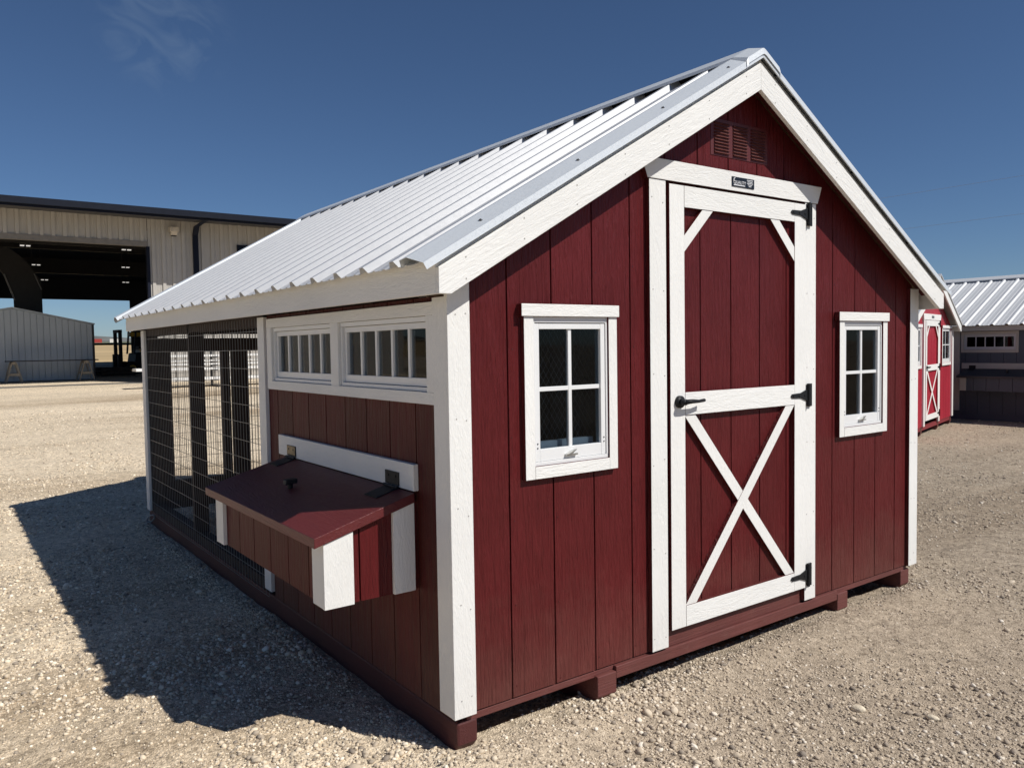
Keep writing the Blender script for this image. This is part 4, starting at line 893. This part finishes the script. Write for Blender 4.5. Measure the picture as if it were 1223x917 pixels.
msp('roof_edge', MB().prism([(0.86, 2.785), (3.30, 2.256), (3.30, 2.30), (0.86, 2.835)], 'y', YS-0.05, YS+2.45), MGS); msp('roof_edge', MB().prism([(0.36, 2.69), (0.859, 2.785), (0.859, 2.835), (0.36, 2.735)], 'y', YS-0.05, YS+2.45), MGS)
msp('edge_trim', MB().box(3.20, 3.27, YS-0.04, YS+0.02, FZ+0.02, 2.25), MSTEEL); msp('base_rail', MB().box(0.42, 3.2, YS-0.03, YS+0.02, FZ, FZ+0.068), MSTEEL)
MSAW = grain('weathered sawhorse lumber', (0.30, 0.26, 0.20), 'z', rough=0.8, var=0.2)
def sawhorse(x, lab):
    o = root('sawhorse', lab, 'sawhorse', (x, 28.25, FZ), group='sawhorses in the shop doorway')
    part('top_beam', MB().box(-0.05, 0.05, -0.42, 0.42, 0.63, 0.72), MSAW, o)
    for sx in (-1, 1):
        for yy in (-0.36, 0.36):
            part('leg', MB().prism([(sx*0.035, 0.70), (sx*0.075, 0.70), (sx*0.26, 0.0), (sx*0.22, 0.0)], 'y', yy-0.018, yy+0.018), MSAW, o)
    for yy in (-0.40, 0.40): part('brace', MB().prism([(-0.13, 0.34), (0.13, 0.34), (0.15, 0.27), (-0.15, 0.27)], 'y', yy-0.012, yy+0.012), MSAW, o)
sawhorse(0.77, 'wooden sawhorse under the board, at the peak end of the metal shed'); sawhorse(2.86, 'wooden sawhorse under the board, at the low end of the metal shed')
o = link('plank', MB().box(0.55, 3.25, 28.05, 28.36, FZ+0.72, FZ+0.755).mesh('plank', MSTEEL), None, (0, 0, 0), bevel=0.004); tag(o, 'long dark board laid across the two sawhorses', 'board')

# forklift parked in the shop
fk = root('forklift', 'black and yellow forklift parked in the dark shop', 'forklift', (5.35, 34.0, FZ), R(8))
MYEL = plain('forklift yellow', (0.62, 0.36, 0.02), rough=0.45); MRUB = plain('tyre rubber', (0.015, 0.015, 0.015), rough=0.8)
part('chassis', MB().prism([(-0.35, 0.18), (1.05, 0.18), (1.22, 0.40), (1.18, 0.95), (0.62, 1.02), (0.10, 0.92), (0.02, 0.45), (-0.35, 0.45)], 'y', -0.48, 0.48), MBLK, fk, bevel=0.03)
part('counterweight', MB().prism([(0.86, 0.30), (1.27, 0.42), (1.24, 1.0), (0.80, 1.08)], 'y', -0.50, 0.50), MYEL, fk, bevel=0.04)
part('hood', MB().prism([(0.28, 0.93), (0.84, 1.0), (0.84, 1.16), (0.32, 1.10)], 'y', -0.36, 0.36), MYEL, fk, bevel=0.03)
part('seat', MB().prism([(0.30, 1.11), (0.72, 1.17), (0.82, 1.60), (0.72, 1.62), (0.62, 1.27), (0.30, 1.22)], 'y', -0.22, 0.22), MBLK, fk, bevel=0.02)
for sy in (-0.30, 0.30):
    part('mast_rail', MB().box(-0.52, -0.40, sy-0.05, sy+0.05, 0.10, 1.84), MBLK, fk)
    part('fork', MB().prism([(-0.58, 0.9), (-0.53, 0.9), (-0.53, 0.06), (-1.45, 0.06), (-1.45, 0.08), (-0.58, 0.10)], 'y', sy-0.055, sy+0.055), MBLK, fk)
    for a in (0.0, 0.86):
        part('guard_post', MB().prism([(a, 0.9), (a+0.06, 0.9), (a*0.75+0.16, 1.96), (a*0.75+0.10, 1.96)], 'y', sy*1.4-0.03, sy*1.4+0.03), MBLK, fk)
part('overhead_guard', MB().box(0.05, 0.85, -0.46, 0.46, 1.955, 2.02), MBLK, fk)
part('mast_crossbar', MB().box(-0.53, -0.39, -0.34, 0.34, 1.78, 1.90), MBLK, fk); part('work_light', MB().box(-0.02, 0.55, -0.2, 0.2, 1.62, 1.80), MYEL, fk, bevel=0.03)
for (x, r_) in ((-0.10, 0.30), (0.88, 0.25)):
    for sy in (-0.47, 0.47):
        wh = part('wheel', disc(MB(), (x, sy-0.09, r_), r_, 'y', 0.18, 20), MRUB, fk, bevel=0.03); part('rim', disc(MB(), (x, sy-0.10, r_), r_*0.5, 'y', 0.2, 14), MYEL, wh)
# pallets of dark goods beside it
MPAL = grain('old pallet wood', (0.07, 0.055, 0.04), 'x', rough=0.9)
def pallet(x, y, n, lab):
    o = root('pallet', lab, 'pallet', (x, y, FZ), 0.1)
    for k in range(n):
        for yy in (-0.5, 0.0, 0.5): part('bearer', MB().box(-0.6, 0.6, yy-0.05, yy+0.05, k*0.14, k*0.14+0.10), MPAL, o)
        for i in range(6): part('slat', MB().box(-0.6+i*0.22, -0.6+i*0.22+0.1, -0.55, 0.55, k*0.14+0.1005, k*0.14+0.12), MPAL, o)
pallet(4.4, 32.0, 3, 'low stack of dark pallets on the shop floor beside the forklift')
# yellow bollard at the shop wall
bo = root('bollard', 'yellow steel bollard by the shop entry door', 'bollard', (9.05, 24.3, float(ground_z(0, np.array(24.3)))))
part('post', MB().tube([(0, 0, -0.05), (0, 0, 0.98)], 0.075, 14), MYEL, bo); part('cap', MB().tube([(0, 0, 0.98), (0, 0, 1.02), (0, 0, 1.045)], [0.075, 0.055, 0.015], 14), MYEL, bo)
# rack of white trim boards behind the coop
zg = float(ground_z(0, np.array(22.0)))
rk = root('lumber_rack', 'low dark steel rack holding white trim boards in front of the shop', 'rack', (5.2, 22.0, zg))
for x in (-1.25, 0.2, 1.7):
    part('upright', MB().box(x-0.03, x+0.03, 0.30, 0.36, -0.02, 1.05), MSTEEL, rk)
    for z in (0.21, 0.50, 0.64, 0.745, 0.88): part('arm', MB().box(x-0.02, x+0.02, -0.30, 0.305, z-0.03, z), MSTEEL, rk)
    part('foot', MB().box(x-0.03, x+0.03, -0.40, 0.40, -0.02, 0.03), MSTEEL, rk)
MBRD = grain('white primed board', (0.80, 0.80, 0.78), 'x', var=0.02)
for z, a, b, d, lab in ((0.21, 4.0, 7.1, 0.075, 'white board on the bottom arms of the lumber rack'), (0.50, 3.2, 7.3, 0.075, 'longest white board, sticking out past the end of the lumber rack'), (0.64, 3.95, 6.7, 0.05, 'white board on the middle arms of the lumber rack'), (0.745, 4.0, 6.6, 0.05, 'white board on the second arms from the rack top'), (0.88, 3.95, 6.75, 0.06, 'white board on the top arms of the lumber rack')):
    o = link('trim_board', MB().box(a, b, 21.72, 22.24, zg+z, zg+z+d).mesh('trim_board', MBRD), None, bevel=0.003); tag(o, lab, 'board', 'white boards on the rack')
# trailers far beyond the shop
def trailer(x, y, colr, lab):
    z = float(ground_z(0, np.array(float(y))))
    o = root('trailer', lab, 'trailer', (x, y, z)); mm = plain('trailer paint', colr, rough=0.5)
    part('body', MB().prism([(-2.2, 0.7), (2.2, 0.7), (2.2, 2.6), (2.0, 2.8), (-2.0, 2.8), (-2.2, 2.6)], 'y', -1.1, 1.1), mm, o); part('tongue', MB().box(-3.2, -2.2, -0.06, 0.06, 0.55, 0.69), MBLK, o)
    for xx in (-0.4, 0.5):
        for sy in (-1.05, 1.05): part('wheel', disc(MB(), (xx, sy-0.12, 0.38), 0.38, 'y', 0.24, 14), MRUB, o)
trailer(63, 420, (0.35, 0.04, 0.03), 'red box trailer parked in the dry field beyond the shop'); trailer(74, 440, (0.7, 0.66, 0.6), 'white box trailer in the dry field beyond the shop'); trailer(83, 430, (0.30, 0.12, 0.05), 'rust brown box trailer in the dry field beyond the shop')

# power lines and their poles
MPOLE = grain('weathered pole', (0.10, 0.075, 0.055), 'z', rough=0.9)
pA = (58.9, 16.2); pB = (36.0, 92.0)
def pole(p, lab):
    z = float(ground_z(0, np.array(p[1]))); o = root('utility_pole', lab, 'utility pole', (p[0], p[1], z), group='utility poles')
    part('shaft', MB().tube([(0, 0, -0.3), (0, 0, 12.6)], [0.17, 0.11], 10), MPOLE, o); part('crossarm', MB().box(-0.06, 0.06, -1.2, 1.2, 11.6, 11.75), MPOLE, o)
    for yy in (-1.1, 1.1): part('insulator', MB().tube([(0, yy, 11.75), (0, yy, 11.92)], 0.05, 8), MBLK, o)
pole((61.0, -6.0), 'weathered wooden utility pole with a crossarm beyond the charcoal coop'); pole((38.0, 74.0), 'weathered wooden utility pole with a crossarm behind the dark red coop')
MCAB = plain('aluminium cable', (0.28, 0.30, 0.33), rough=0.5)
for (a, b, lab) in (((61.0, -6.0, 12.9), (38.0, 74.0, 9.8), 'upper thin power cable crossing the sky'), ((61.0, -6.0, 10.3), (38.0, 74.0, 8.0), 'lower thin power cable crossing the sky')):
    pts = []
    for i in range(25):
        t = i/24; p = Vector(a).lerp(Vector(b), t); p.z -= 1.0*4*t*(1-t)*0.7; pts.append(p)
    o = link('power_cable', MB().tube(pts, 0.008, 5).mesh('power_cable', MCAB)); tag(o, lab, 'power cable', 'power cables')

# nail heads in the coop's boards
MNAIL = plain('painted nail head', (0.070, 0.010, 0.011), rough=0.35, var=0.05); MNAILW = plain('nail head in white trim', (0.42, 0.41, 0.39), rough=0.4, var=0.1)
nr = disc(MB(), (0, 0, 0), 0.0030, 'y', 0.003, 8).mesh('nail', MNAIL); nw = disc(MB(), (0, 0, 0), 0.0026, 'y', 0.003, 8).mesh('nail', MNAILW)
rn = random.Random(5)
for g in GF:
    if not 0.05 < g < W-0.05: continue
    for z in (0.03, 0.32, 0.63, 0.95, 1.26, 1.57, 1.88, 2.16):
        if z > eave_in(g)-0.16: continue
        x = g+0.018
        if any(c[0]-0.06 < x < c[1]+0.06 and c[2]-0.06 < z < c[3]+0.06 for c in cuts) or 0.93 < x < 2.10 and z < 2.04: continue
        link('nail', nr, fw, (x+rn.uniform(-0.004, 0.004), -0.0012, z+rn.uniform(-0.02, 0.02)))
LFT = -G0
for x in (0.012, 0.052, W-0.052, W-0.012):
    for k in range(5): link('nail', nw, coop, (x+rn.uniform(-0.003, 0.003), -0.0213, LFT+0.05+k*0.33+rn.uniform(-0.02, 0.02)))
for x in (0.955, 1.020, 2.018, 2.076):
    for k in range(6): link('nail', nw, coop, (x+rn.uniform(-0.003, 0.003), -0.0248, LFT+0.06+k*0.36+rn.uniform(-0.02, 0.02)))
for s_ in (-1, 1):
    for k in range(7):
        d = 0.10+k*0.24
        for dz in (0.022, 0.092): link('nail', nw, coop, (HX+s_*d, -OV-0.0013, LFT+zr(HX+s_*d)+dz+rn.uniform(-0.006, 0.006)))
